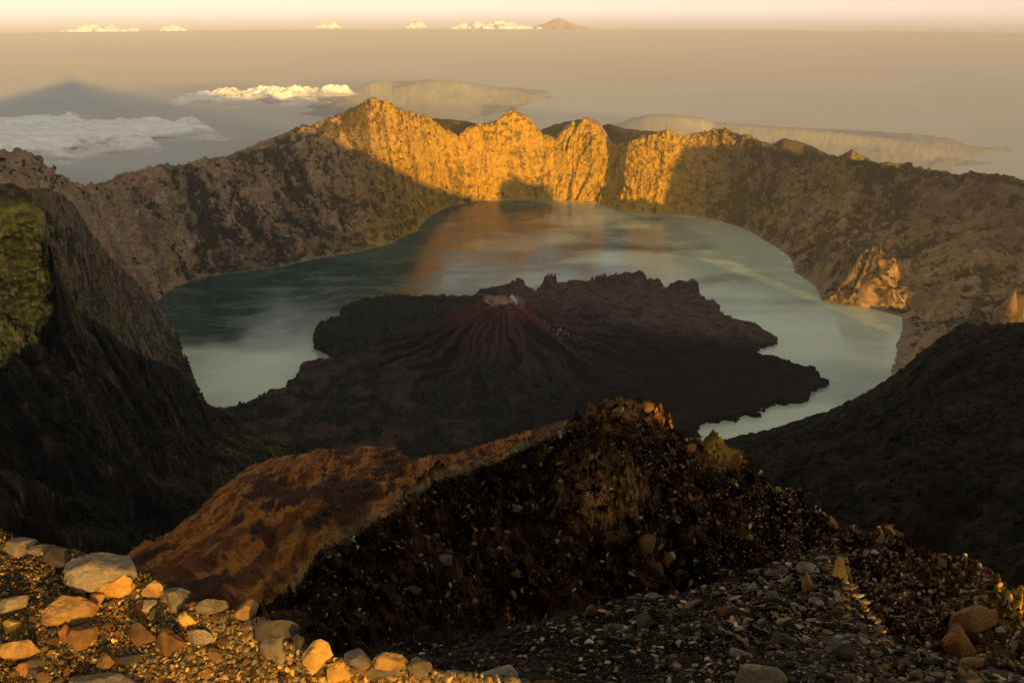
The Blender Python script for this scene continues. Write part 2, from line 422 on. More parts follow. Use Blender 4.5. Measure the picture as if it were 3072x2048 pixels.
lob=ridged(X/190+fbm(X/300,Y/300,0*X,3,205),Y/190,0*X,5,211,.5)
lav=fbm(X/45,Y/45,0*X,6,221,.6)
Z=-30+34*sstep(-10,4,sd)+edge*sstep(0,8,sd)
Z+=sstep(5,60,sd)*((lob-.6)*34+lav*9)
# raised craggy far edge of the flow
x2,y2,_=pt(1560*V,690*V,6650)
for (uu,vv,rr_,rad,hh) in [(1190,668,6800,120,40),(1262,668,6850,160,48),(1330,675,6800,260,40),(1420,672,6850,260,52),(1490,680,6700,200,42),(1585,690,6600,190,62),(1640,730,6250,150,34),(1500,720,6300,450,26),(1700,760,5900,170,22)]:
    xx,yy,_=pt(uu*V,vv*V,rr_)
    q=np.hypot(X-xx,Y-yy)/rad;Z+=hh*1.25*sstep(1.25,.45,q+.35*fbm(X/110,Y/110,0*X,3,207)+.12*lav)*sstep(0,22,sd)
# main cone
r=np.hypot(X-cx,Y-cy);th=np.arctan2(Y-cy,X-cx)
rr2=r*(1-.12*np.cos(th+.2))
hc=345*np.clip(np.exp(-np.maximum(rr2-112,0)/400)-.05,0,1)
hc=hc-np.clip(1-rr2/112,0,1)**.7*78
gul=ridged(th*6+fbm(X/300,Y/300,0*X,3,231)*1.0,rr2/900,0*X,5,241,.55)
hc=hc+(gul-.62)*40*sstep(110,260,rr2)*sstep(1500,500,rr2)+lav*2.0*sstep(95,130,rr2)
# notch of the elongated red vent running down the right side
ax=-.42;ux,uy=math.cos(ax),math.sin(ax)
a_=(X-cx)*ux+(Y-cy)*uy;b_=-(X-cx)*uy+(Y-cy)*ux
vent=np.exp(-((a_-215)/105)**4-((b_-8)/48)**2)
hc=hc-vent*34+np.exp(-((a_-215)/150)**4-((b_-80)/28)**2)*16+np.exp(-((a_-215)/150)**4-((b_+62)/28)**2)*12
Z+=hc*sstep(0,60,sd)
# older low cone right behind
xx,yy,_=pt(1440*V,745*V,6050);q=np.hypot(X-xx,Y-yy)
Z+=75*np.exp(-(q/330)**2)-26*np.exp(-(q/110)**2)
PI_=np.stack([X,Y,Z],-1);NI=normals(PI_)
n1=fbm(X/170,Y/170,0*X,5,251)
col=mixc((.024,.017,.012),(.072,.048,.032),sstep(-.3,.3,n1))
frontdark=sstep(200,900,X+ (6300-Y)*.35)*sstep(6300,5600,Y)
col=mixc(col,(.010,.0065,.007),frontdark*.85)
up=sstep(5800,6150,Y)*sstep(-150,150,X)*sstep(330,520,r);col=mixc(col,mixc((.12,.078,.052),(.062,.038,.030),sstep(-.2,.3,fbm(X/80,Y/50,Z/20,5,253))),up*.9)
red=np.clip(vent*1.2+sstep(230,120,np.abs(rr2-120)+0*r)*.0+np.exp(-((r-170)/80)**2)*.35*(.5+lav),0,1)
col=mixc(col,mixc((.060,.036,.028),(.020,.011,.010),sstep(.75,.55,gul)),sstep(1000,500,r)*.85)
col=mixc(col,(.115,.036,.020),sstep(420,180,r)*sstep(-.3,.3,lav+gul-.7)*.8)
col=mixc(col,col*np.array([.45,.45,.45],np.float32),sstep(.62,.45,gul)*sstep(130,260,r)*sstep(1200,700,r))  # gullies of the cone darkened in the colour, as painted relief shade
col=mixc(col,(.13,.028,.014),np.clip(red,0,1)*.8)
lft=np.exp(-((a_+190)/130)**2-((b_+20)/120)**2);col=mixc(col,(.10,.035,.025),lft*.6)
col=mixc(col,(.42,.28,.19),np.clip(np.exp(-((rr2-78)/36)**2)*sstep(-.1,.4,lav+.2+.5*np.sin(th+.6))*.9,0,1))
spots=sstep(.30,.42,fbm(X/16,Y/16,0*X,3,261))*np.exp(-(np.hypot(a_-370,b_-20)/90)**2)
strk=sstep(.1,.4,fbm(th*14,r/260,0*X,4,271))*np.exp(-((r-150)/60)**2)*np.exp(-((th+1.2)/.35)**2)
col=mixc(col,(.42,.36,.32),np.clip(spots*.8,0,1))
gr=sstep(.12,.3,fbm(X/140,Y/140,0*X,5,281,.6)-.0)*sstep(5350,4900,Y)*sstep(500,100,X)
col=mixc(col,(.026,.028,.012),gr*.85)
isl_mat=terrain_mat('basalt_lava',.05,3,contrast=(.65,1.35),bs=.6)
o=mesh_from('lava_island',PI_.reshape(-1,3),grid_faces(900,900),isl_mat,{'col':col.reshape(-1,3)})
tag(o,kind='structure')
# wood on the left tip of the island
fp_v=[(724,798),(722,778),(738,750),(780,740),(790,720),(832,700),(900,692),(1000,694),(1085,694),(1060,722),(1000,748),(950,765),(905,790),(880,806),(840,826),(790,822),(775,812)]
fp=np.array([shore(u*V,v*V,6)[:2] for u,v in fp_v])
fs=sdist(X,Y,fp)
w=(fs>4)*(sd>2)*(1.0);w2=((sd>40)&(gr>.35))*.55
ix=pick(PI_,w,6500,21);ix2=pick(PI_,w2+((fs>-90)&(fs<=4)&(sd>30))*.35*(n1>0),1400,22);ix=np.concatenate([ix,ix2])
r_=rs(23);c=PI_.reshape(-1,3)[ix]+r_.normal(size=(len(ix),3))*[3,3,0]
s_=r_.gamma(6,1,len(ix))*1.15+3;s_[6500:]*=.8;c[:,2]+=s_*.75
cols=mixc((.020,.026,.010),(.045,.05,.02),r_.rand(len(ix)))
# tapered crowns on short trunks
def tree_shape(seed):
    v,f=crown_shape(seed,1);v=v.copy();t=(v[:,2]+1)/2;v[:,:2]*=(1.15-.55*t)[:,None];v[:,2]*=1.25
    return v,f
o=scatter('island_forest',c,s_,[tree_shape(k) for k in range(6)],leaf_mat,24,cols,upright=True)
tag(o,'dense dark green wood covering the left tip of the lava island','forest',kind='stuff')
print('island',time.time()-T0)

# ================================================================ RIDGES SEEN FROM THE CAMERA SIDE
def az_of(x,y):return math.atan2(x,y)
def layer(name,lines,naz,rows,usr,noise_fn,color_fn,mat,sm=3,backs=(.03,.25,1.0),backz=(.50,.75,.85),rad=None,kind='structure'):
    """each line: [(u,v,range)...] in photo pixels, first line nearest, last line the crest"""
    A0=az_of(*ray(usr[0],1500)[:2]);A1=az_of(*ray(usr[1],1500)[:2])
    az=np.linspace(A0,A1,naz);RR=[];ZZ=[]
    for ln in lines:
        p=np.array([pt(*q) for q in ln]);a=np.arctan2(p[:,0],p[:,1]);r=np.hypot(p[:,0],p[:,1])
        o=np.argsort(a);rr=np.interp(az,a[o],r[o]);
        # interpolate the view angle rather than height so silhouettes follow the control points
        tn=np.interp(az,a[o],((p[:,2]-H)/r)[o])
        RR.append(rr);ZZ.append(rr*tn)
    rc,zc=RR[-1],ZZ[-1]
    for b,z in zip(backs,backz):
        RR.append(rc*(1+b));ZZ.append(zc-rc*b*z)
    rows=list(rows)
    R2,Z2,K2=[],[],[]
    for k,nr in enumerate(rows):
        for t in np.arange(nr)/nr:
            R2.append(RR[k]*(1-t)+RR[k+1]*t);Z2.append(ZZ[k]*(1-t)+ZZ[k+1]*t);K2.append(k+t)
    R2.append(RR[len(rows)]);Z2.append(ZZ[len(rows)]);K2.append(len(rows))
    R2=np.array(R2).T;Z2=np.array(Z2).T;K=np.array(K2)[None]+0*R2
    cr=sum(rows[:len(lines)-1])
    Zs=smooth_rows(Z2,sm);kk=np.exp(-((np.arange(Z2.shape[1])-cr)/3.0)**2)[None]
    Z2=Zs*(1-kk)+Z2*kk
    AZ=az[:,None]+0*R2;X=np.sin(AZ)*R2;Y=np.cos(AZ)*R2;Z=Z2+H
    ce=1-np.exp(-((K-(len(lines)-1))/.12)**2)
    Z=Z+noise_fn(X,Y,Z,R2,K,ce)
    if rad is not None:             # crags that push out of the face, not only up
        rd=rad(X,Y,Z)*ce*np.clip(K*4,0,1)*np.clip((len(lines)-1-K)*6,.0,1)
        X=X+np.sin(AZ)*rd;Y=Y+np.cos(AZ)*rd
    P=np.stack([X,Y,Z],-1);N=normals(P)
    U,W,D=project(P.reshape(-1,3));U=U.reshape(X.shape);W=W.reshape(X.shape)
    col=color_fn(X,Y,Z,U,W,N,K)
    o=mesh_from(name,P.reshape(-1,3),grid_faces(naz,P.shape[1]),mat,{'col':col.reshape(-1,3)})
    tag(o,kind=kind)
    return dict(P=P,N=N,U=U,W=W,K=K,o=o,kc=len(lines)-1)

scrub=terrain_mat('scrubby_slope',.035,6,contrast=(.5,1.5))
# mid left spur
def nf(X,Y,Z,R,K,ce):
    w=fbm(X/400,Y/400,0*X,3,301)
    return (ridged((X-.5*Y)/260+w,(Y)/900,0*X,5,302)-.74)*90*(.25+.75*ce)+fbm(X/90,Y/90,Z/90,5,303)*13
def cf(X,Y,Z,U,W,N,K):
    n=fbm(X/90,Y/90,Z/60,6,304,.62);g=sstep(-.3,.3,fbm(X/350,Y/350,0*X,3,305))
    c=mixc((.17,.11,.06),(.11,.095,.032),g*.8)
    c=mixc(c,(.085,.050,.045),sstep(.1,.35,fbm(X/200,Y/200,0*X,4,306))*.6)
    return mixc(c,(.035,.033,.015),sstep(.05,.22,n)*.85)
mid_left=layer('middle_spur',[
  [(-400,1500,1700),(0,1420,1900),(300,1380,2600),(480,1330,3400),(600,1290,3900),(640,1270,4000)],
  [(-400,1000,2800),(0,950,3000),(250,1060,3700),(400,1100,4300),(500,1120,4700),(560,1140,4800),(640,1200,4400)],
  [(-400,470,3500),(-100,540,3600),(60,556,3700),(150,565,3800),(215,600,4050),(250,660,4300),(327,767,4750),(420,852,5250),(468,893,5550),(496,949,5600),(538,1010,5350),(550,1047,5250),(556,1100,5050),(600,1180,4600),(640,1240,4300)]],
  700,[80,330,8,10,6],(-420,640),nf,cf,scrub,rad=lambda X,Y,Z:(ridged(X/170,Y/170,Z/110,5,907,.6)-.7)*70)
# near left ridge with the green shoulder
def nf(X,Y,Z,R,K,ce):
    w=fbm(X/260,Y/260,0*X,3,311)
    return (ridged((X*.8+.6*Y)/230+w*1.3,(X*.6-.8*Y)/700,0*X,4,312,.5)-.70)*105*(.15+.85*ce)+fbm(X/45,Y/45,Z/30,6,313,.62)*9
def cf(X,Y,Z,U,W,N,K):
    n=fbm(X/45,Y/45,Z/40,6,314,.64)
    c=mixc((.040,.021,.011),(.030,.025,.010),sstep(-.3,.3,fbm(X/160,Y/160,0*X,3,315)))
    c=mixc(c,(.007,.006,.004),sstep(.0,.2,n)*.85)
    c=mixc(c,(.12,.07,.045),sstep(.38,.5,fbm(X/22,Y/22,Z/22,4,317))*.8)
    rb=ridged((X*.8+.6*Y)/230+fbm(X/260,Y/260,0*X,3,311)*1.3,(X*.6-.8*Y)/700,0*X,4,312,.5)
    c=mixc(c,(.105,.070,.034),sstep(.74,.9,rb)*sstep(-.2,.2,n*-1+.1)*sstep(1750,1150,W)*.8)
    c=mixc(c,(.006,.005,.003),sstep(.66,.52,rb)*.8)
    # green grassy shoulder on the far left
    e=np.interp(W,[560,640,700,760,870,960,1020,1060,1200],[80,140,143,122,148,136,95,45,-200])
    gm=sstep(16,-16,U-e+fbm(X/50,Y/50,Z/50,5,316,.6)*28)*sstep(585,640,W)
    c=mixc(c,(.11,.08,.035),sstep(760,640,W)*.8)
    sp=sstep(620,700,U)*sstep(1290,1315,W+fbm(X/60,Y/60,0*X,4,326)*20)*sstep(-.25,.1,fbm(X/70,Y/70,Z/40,5,327,.6)+.15);c=mixc(c,(.10,.085,.018),sp*.9)
    gc=mixc((.34,.27,.05),(.20,.155,.035),sstep(-.1,.35,fbm(X/60+Z/20,Y/60,Z/9,6,318,.62)))
    gc=mixc(gc,(.10,.07,.03),sstep(.28,.45,fbm(X/90,Y/90,Z/25,5,319,.6))*.7)
    return mixc(c,gc,gm)
near_left=layer('near_ridge',[
  [(-500,1900,700),(0,1760,1000),(400,1740,1150),(700,1600,1500),(900,1500,1900)],
  [(-500,1350,1400),(0,1330,1600),(250,1350,1750),(450,1370,2100),(650,1370,2700),(800,1385,3000),(900,1400,3000)],
  [(-500,900,1750),(0,900,1950),(150,1000,2050),(300,1090,2250),(500,1180,2750),(640,1270,3300),(800,1345,3400),(900,1370,3300)],
  [(-500,500,2000),(-100,560,2100),(0,588,2150),(60,562,2150),(95,580,2150),(135,640,2180),(150,720,2200),(165,800,2250),(224,919,2350),(300,975,2500),(397,1047,2750),(470,1080,2950),(538,1108,3150),(598,1174,3450),(627,1215,3600),(700,1245,3750),(722,1282,3800),(800,1310,3700),(872,1342,3600),(930,1380,3400)]],
  950,[90,260,300,8,10,6],(-520,930),nf,cf,terrain_mat('dark_scrub_slope',.06,4,contrast=(.4,1.6)),sm=2,rad=lambda X,Y,Z:(ridged(X/110,Y/110,Z/70,5,901,.6)-.7)*60+fbm(X/28,Y/28,Z/20,4,902,.6)*12)
# right dark ridge
def nf(X,Y,Z,R,K,ce):
    w=fbm(X/300,Y/300,0*X,3,321)
    return (ridged((X*.8-.6*Y)/210+w,(Y*.8+.6*X)/700,0*X,4,322,.5)-.78)*70*(.15+.85*ce)+fbm(X/50,Y/50,Z/50,6,323,.58)*9
def cf(X,Y,Z,U,W,N,K):
    n=fbm(X/60,Y/60,Z/45,6,324,.62)
    c=mixc((.017,.010,.005),(.022,.019,.006),sstep(-.2,.3,fbm(X/220,Y/220,0*X,3,325)+.5*np.clip(K-1.4,0,1)))
    c=mixc(c,(.004,.003,.002),sstep(-.05,.2,n)*.85)
    cl=sstep(2.0,1.95,np.abs(K-2)*0+K)
    return c
right_ridge=layer('right_ridge',[
  [(1500,1700,1000),(2100,1800,900),(2700,1900,900),(3500,1950,900)],
  [(1500,1400,2500),(2000,1450,1900),(2400,1400,1500),(2800,1350,1350),(3500,1350,1300)],
  [(1500,1345,4150),(1700,1342,4130),(1830,1338,4100),(2060,1335,4080),(2140,1322,4000),(2200,1310,3800),(2300,1290,3700),(2420,1252,3500),(2480,1235,3400),(2550,1203,3250),(2620,1160,3100),(2690,1112,2950),(2745,1070,2850),(2810,1018,2700),(2870,982,2600),(2930,963,2500),(3000,970,2400),(3072,967,2350),(3500,930,2200)]],
  950,[130,420,8,10,6],(1450,3500),nf,cf,terrain_mat('black_scrub_slope',.05,4,contrast=(.4,1.6)),sm=2,rad=lambda X,Y,Z:(ridged(X/130,Y/130,Z/80,5,903,.6)-.7)*60+fbm(X/30,Y/30,Z/22,4,904,.6)*12)
print('ridges',time.time()-T0)

# brown scoria slope
def nf(X,Y,Z,R,K,ce):
    return (ridged((X+.12*Y)/22+fbm(X/60,Y/60,0*X,3,331)*.5,Y/240,0*X,5,332,.55)-.7)*8*(.15+.85*ce)+(ridged((X+.12*Y)/7+fbm(X/20,Y/20,0*X,3,338)*.8,Y/60,0*X,4,339,.6)-.7)*.9*ce+fbm(X/7,Y/9,Z/9,6,333,.6)*.9
def cf(X,Y,Z,U,W,N,K):
    st=fbm((X+.12*Y)/4,Y/110,0*X,7,334,.66)
    c=mixc((.34,.13,.018),(.13,.045,.010),sstep(-.35,.35,st))
    big=fbm((X+.12*Y)/20,Y/110,0*X,5,335,.6)
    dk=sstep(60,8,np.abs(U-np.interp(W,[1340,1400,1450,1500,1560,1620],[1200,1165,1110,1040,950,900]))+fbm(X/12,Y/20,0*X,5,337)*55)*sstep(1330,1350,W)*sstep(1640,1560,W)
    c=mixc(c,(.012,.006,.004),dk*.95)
    c=mixc(c,(.035,.014,.008),sstep(.14,.34,big)*.9)
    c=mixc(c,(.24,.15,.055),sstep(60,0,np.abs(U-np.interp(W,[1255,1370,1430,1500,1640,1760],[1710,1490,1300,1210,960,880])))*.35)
    c=mixc(c,(.045,.025,.018),sstep(.30,.4,fbm(X/2.5,Y/2.5,Z/2.5,4,336))*.8)
    return c
brown=layer('scoria_slope',[
  [(-100,2300,28),(300,2300,28),(560,2250,45),(900,2100,95),(1300,2000,170),(1820,1900,215)],
  [(-100,1900,80),(300,1780,95),(560,1780,100),(900,1700,130),(1200,1560,200),(1500,1450,245),(1800,1400,250)],
  [(-100,1850,110),(300,1740,160),(430,1642,210),(520,1592,250),(600,1524,300),(660,1462,350),(740,1402,420),(800,1380,445),(870,1366,450),(950,1348,450),(1060,1340,440),(1130,1334,440),(1185,1340,420),(1220,1364,385),(1260,1372,360),(1310,1366,340),(1400,1352,330),(1480,1322,310),(1600,1286,290),(1700,1258,275),(1820,1250,270)]],
  1050,[70,220,8,8,6],(-100,1820),nf,cf,terrain_mat('orange_scoria',.5,.6,contrast=(.7,1.3),bs=.7),sm=3,backs=(.12,.6,1.6),backz=(.5,.9,.9))

# dark bouldery ridge with its peak
def nf(X,Y,Z,R,K,ce):
    s=R/150
    w=fbm(X/40,Y/40,0*X,3,341)
    return ((ridged((X*.9+.3*Y)/26+w,Y/60,0*X,5,342,.55)-.62)*9*(.12+.88*ce)+fbm(X/7,Y/7,Z/7,6,343,.68)*2.2)*np.clip(s,.12,1.2)
def cf(X,Y,Z,U,W,N,K):
    n=fbm(X/16,Y/16,Z/16,5,344,.6);n2=fbm(X/3,Y/3,Z/3,5,345,.6)
    c=mixc((.007,.004,.0022),(.020,.010,.004),sstep(-.1,.4,n))
    c=mixc(c,(.085,.036,.010),sstep(.2,.5,n2+.3*n)*.8)
    top=np.exp(-((U-1900)/130)**2-((W-1230)/60)**2);c=mixc(c,(.36,.16,.035),top*.85*sstep(-.3,.2,n2))  # sunlit gold painted in as soft spots, here and in the four below
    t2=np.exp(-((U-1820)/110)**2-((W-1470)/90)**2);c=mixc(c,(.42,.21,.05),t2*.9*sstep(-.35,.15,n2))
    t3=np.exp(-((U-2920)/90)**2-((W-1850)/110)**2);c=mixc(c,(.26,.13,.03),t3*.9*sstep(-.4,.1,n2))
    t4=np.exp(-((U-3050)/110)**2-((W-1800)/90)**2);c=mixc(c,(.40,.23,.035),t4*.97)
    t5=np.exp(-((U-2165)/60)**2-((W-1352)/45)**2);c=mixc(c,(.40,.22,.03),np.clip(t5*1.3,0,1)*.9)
    e=np.interp(U,[880,960,1210,1300,1490,1660,1710],[1760,1640,1500,1430,1370,1290,1262])
    pale=sstep(26,4,np.abs(W-e))*(U<1700)*(U>700);c=mixc(c,(.26,.17,.07),pale*.8*sstep(-.4,.0,n2))
    return c
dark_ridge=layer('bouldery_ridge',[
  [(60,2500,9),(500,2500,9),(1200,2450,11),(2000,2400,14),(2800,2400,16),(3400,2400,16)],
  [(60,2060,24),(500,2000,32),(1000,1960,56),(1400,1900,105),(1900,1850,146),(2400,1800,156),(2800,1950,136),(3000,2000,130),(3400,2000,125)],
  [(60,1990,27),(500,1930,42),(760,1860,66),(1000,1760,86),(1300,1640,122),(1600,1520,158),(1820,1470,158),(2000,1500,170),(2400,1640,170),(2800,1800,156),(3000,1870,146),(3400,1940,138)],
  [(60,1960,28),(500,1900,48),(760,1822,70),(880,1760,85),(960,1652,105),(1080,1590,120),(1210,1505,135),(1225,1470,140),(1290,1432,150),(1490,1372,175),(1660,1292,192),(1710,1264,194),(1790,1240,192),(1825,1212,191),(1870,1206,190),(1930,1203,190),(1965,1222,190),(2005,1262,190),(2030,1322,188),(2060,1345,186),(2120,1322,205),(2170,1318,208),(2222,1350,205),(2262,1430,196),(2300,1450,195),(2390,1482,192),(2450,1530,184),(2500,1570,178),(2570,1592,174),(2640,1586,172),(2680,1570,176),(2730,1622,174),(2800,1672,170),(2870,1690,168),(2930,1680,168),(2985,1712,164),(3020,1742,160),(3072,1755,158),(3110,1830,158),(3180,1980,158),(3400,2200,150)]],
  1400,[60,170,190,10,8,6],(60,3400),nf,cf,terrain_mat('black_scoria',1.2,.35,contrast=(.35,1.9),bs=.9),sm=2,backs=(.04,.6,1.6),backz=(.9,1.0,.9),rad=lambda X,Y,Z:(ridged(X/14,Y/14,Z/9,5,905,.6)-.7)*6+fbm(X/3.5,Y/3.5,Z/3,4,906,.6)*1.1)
# right foreground gravel mound
def nf(X,Y,Z,R,K,ce):
    return (fbm(X/3,Y/3,Z/3,6,353,.6)*.45)*np.clip(R/18,.2,1.2)*(.3+.7*ce)
def cf(X,Y,Z,U,W,N,K):
    n=fbm(X/1.2,Y/1.2,Z/1.2,6,354,.65)
    c=mixc((.006,.005,.003),(.022,.016,.009),sstep(-.1,.4,n))
    t=np.exp(-((U-np.interp(W,[1650,1900,2048],[2480,2600,2420]))/70)**2);c=mixc(c,(.19,.125,.045),t*.6*sstep(-.2,.3,n))
    return c
mound=layer('gravel_mound',[
  [(500,2900,2.6),(1500,2900,3.2),(2400,2900,5),(3300,2900,5)],
  [(500,2150,6),(1000,2120,7),(1500,2080,8.5),(2100,2060,10),(2700,2090,10),(3300,2150,9)],
  [(500,2100,8),(1000,2050,9),(1400,1990,11),(1700,1960,13),(2000,1900,15.5),(2400,1850,17),(2600,1980,13),(3300,2120,10)],
  [(500,2060,11),(1000,2000,13),(1180,1960,15),(1400,1935,17),(1600,1890,19),(1760,1850,20),(1900,1800,21),(2080,1762,22),(2200,1742,22.5),(2290,1708,23),(2380,1675,23.5),(2450,1668,23.5),(2540,1676,23),(2562,1760,21),(2600,1830,19),(2650,1905,17),(2700,1950,16),(2780,2000,14),(2900,2040,13),(3300,2110,11)]],
  900,[60,110,150,8,6],(480,3300),nf,cf,terrain_mat('grey_gravel',9,.05,contrast=(.3,2.0),bs=.9),sm=2,backs=(.08,.5),backz=(.9,1.3))
# left foreground bank the photographer stands by
def nf(X,Y,Z,R,K,ce):
    return fbm(X/.7,Y/.7,Z/.7,6,363,.6)*.045*(.4+.6*ce)
def cf(X,Y,Z,U,W,N,K):
    n=fbm(X/.25,Y/.25,Z/.25,6,364,.65)
    return mixc((.030,.020,.009),(.11,.07,.028),sstep(-.15,.4,n))
bcr=[(-500,1520),(0,1585),(110,1622),(230,1655),(330,1690),(440,1720),(560,1800),(700,1830),(780,1850),(850,1920),(960,1970),(1080,1990),(1250,2010),(1400,2030),(1560,2060),(2000,2200)]
bu=[q[0] for q in bcr];bvv=[q[1] for q in bcr]
def brow(f,drop):
    out=[]
    for u in range(-500,2001,100):
        c=float(np.interp(u,bu,bvv));v=c+(max(2140,c+70)-c)*f
        out.append((u,v,drop/dep0(u,v)))
    return out
bank=layer('stony_bank',[
  [(u,3400,2.35/dep0(u,3400)) for u in (-500,700,2000)],
  brow(1.0,2.18),brow(.45,2.07),
  [(u,v,1.98/dep0(u,v)) for u,v in bcr]],
  700,[30,110,110,8,6],(-500,2000),nf,cf,terrain_mat('ochre_gravel',40,.012,contrast=(.35,1.8),bs=.9),sm=2,backs=(.05,.4),backz=(1.0,1.6))
print('near',time.time()-T0)

# ================================================================ UNSEEN SUMMIT MASS BEHIND THE CAMERA, SKYLINE SHAPED TO CAST THE SHADOWS
def shadow_edge(u,v,r):             # where the ridge must stand for its shadow to end there
    x,y,z=pt(u*V,v*V,r);return (x*PX+y*PY,z-(x*SX+y*SY)*TE)
prof=[(-9000,-1500),(-5000,-300),(-3000,300),(-1800,1000),(-900,1640),(-250,H-70),(-90,H-24),(-40,H-11),(-15,H-7),(0,H-6),(12,H-9),(24,H-20),(52,H-44),(64,H-76),(74,H-93),(130,H-96),(250,H-110),(700,H-195)]
prof+=[(w_,z_+110) for w_,z_ in [shadow_edge(700,330,10600)]]
prof+=[shadow_edge(790,338,10900),shadow_edge(900,390,10500),shadow_edge(1050,438,10500)]
w_,z_=shadow_edge(1120,455,10500);prof+=[(w_,z_),(w_+220,330),(w_+420,250)]
w2,z2=shadow_edge(1640,470,9900);
w3,z3=shadow_edge(1690,343,10000);prof+=[(w3-420,330),(w3,z3+20),(w3+500,z3+60),(w3+1500,z3-100),(w3+2500,900),(w3+3500,200),(w3+4500,-1000)]
prof.sort();print('skyline',[(int(a),int(b)) for a,b in prof])
sw=np.array([a for a,b in prof]);sz=np.array([b for a,b in prof])
wq=np.sinh(np.linspace(-7.2,7.2,700))*(9000/np.sinh(7.2))
qq=np.concatenate([-np.geomspace(9000,4,90),np.linspace(-3,12,8),np.geomspace(16,9000,90)])
W_,Q_=np.meshgrid(wq,qq,indexing='ij')
q0=8+np.abs(W_)*.12
crest=np.interp(W_,sw,sz)
dq=Q_-q0
Zm=crest-np.where(dq<0,-dq*.95,dq*.55)-np.where(dq<0,np.clip(-dq*.3,0,40),0)
Zm=np.maximum(Zm,SEA-40)+fbm(W_/300,Q_/300,0*W_,4,401)*30*sstep(5,400,np.abs(dq))
Xm=W_*PX+Q_*SX;Ym=W_*PY+Q_*SY
col=mixc((.10,.06,.035),(.06,.045,.025),sstep(-.3,.3,fbm(Xm/100,Ym/100,0*Xm,4,402)))
o=mesh_from('summit_shadow_ridge',np.stack([Xm,Ym,Zm],-1).reshape(-1,3),grid_faces(700,len(qq)),terrain_mat('unseen_shadow_ridge_ash',.3,.5),{'col':col.reshape(-1,3)})
tag(o,kind='structure')

# ================================================================ STONES
rock_mats={}
def rock_mat(name,base,dark,scale=9):
    m=NT(name);v=m.coord(1,True);oi=m.n('ShaderNodeObjectInfo')
    add=m.n('ShaderNodeVectorMath',operation='ADD');m.l(v,add.inputs[0]);
    cmb=m.n('ShaderNodeCombineXYZ');m.l(m.math('MULTIPLY',oi.outputs['Random'],30),cmb.inputs[0]);m.l(cmb.outputs[0],add.inputs[1])
    n1=m.noise(add.outputs[0],scale*.28,8,.65,.4);n2=m.noise(add.outputs[0],scale*1.8,7,.7)
    c=m.mix(m.ramp(n1,[(.36,0),(.66,1)]),base,dark)
    c=m.mix(m.ramp(n2,[(.38,.0),(.72,.8)]),c,tuple(x*.35 for x in dark))
    m.l(c,m.b.inputs['Base Color']);m.b.inputs['Roughness'].default_value=.85;m.b.inputs['Specular IOR Level'].default_value=.25
    m.bump(m.math('ADD',n2,m.math('MULTIPLY',n1,2)),.9,.015)
    return m.m
RM=dict(golden=rock_mat('golden_rock',(.42,.24,.065),(.22,.11,.03)),
        yellow=rock_mat('yellow_rock',(.62,.36,.07),(.40,.20,.035)),
        grey=rock_mat('grey_rock',(.21,.165,.10),(.10,.075,.045)),
        pale=rock_mat('pale_rock',(.36,.275,.16),(.19,.14,.08)),
        brown=rock_mat('brown_rock',(.22,.11,.032),(.09,.045,.015)),
        orange=rock_mat('orange_rock',(.36,.15,.03),(.16,.06,.015)),
        dark=rock_mat('dark_rock',(.09,.07,.045),(.03,.024,.015)))
def place_on(L,u,v):
    d=(L['U']-u)**2+(L['W']-v)**2
    d=np.where(L['K']>L['kc']+.01,d+1e7,d)
    if (d<64).any():                # of the points that fall there, the one that is in front
        d=np.where(d<64,np.hypot(L['P'][...,0],L['P'][...,1]),1e9)
    i=np.unravel_index(np.argmin(d),d.shape);return L['P'][i],L['N'][i]
used=[]
def stone(L,u,v,w,h,colour,label,seed,deep=None,sub=4,cuts=11,kind='boulder',cat='stone',group=None,sink=.30,sharp=14,lean=0):
    p,_=place_on(L,u,v+h*.38)
    d=float(p[1]*CT-(p[2]-H)*ST);k=d/F
    sx=w*k*.62;sz_=h*k*.66;sy=(deep or (w+h)/2)*k*.55
    vtx,f=rock_shape(seed,sub,cuts,sx,sy,sz_,.085,sharp)
    if lean:
        c,s=math.cos(lean),math.sin(lean);vtx=vtx@np.array([[c,0,s],[0,1,0],[-s,0,c]])
    o=mesh_from(kind,vtx,f,RM[colour],smooth=True)
    o.location=(p[0],p[1],p[2]+sz_*(1-2*sink)*.9);o.rotation_euler=(0,0,random.uniform(-.35,.35))
    try:
        md=o.data;md.set_sharp_from_angle(angle=math.radians(28))
    except Exception:pass
    tag(o,label,cat,group);used.append((u,v,w));return o
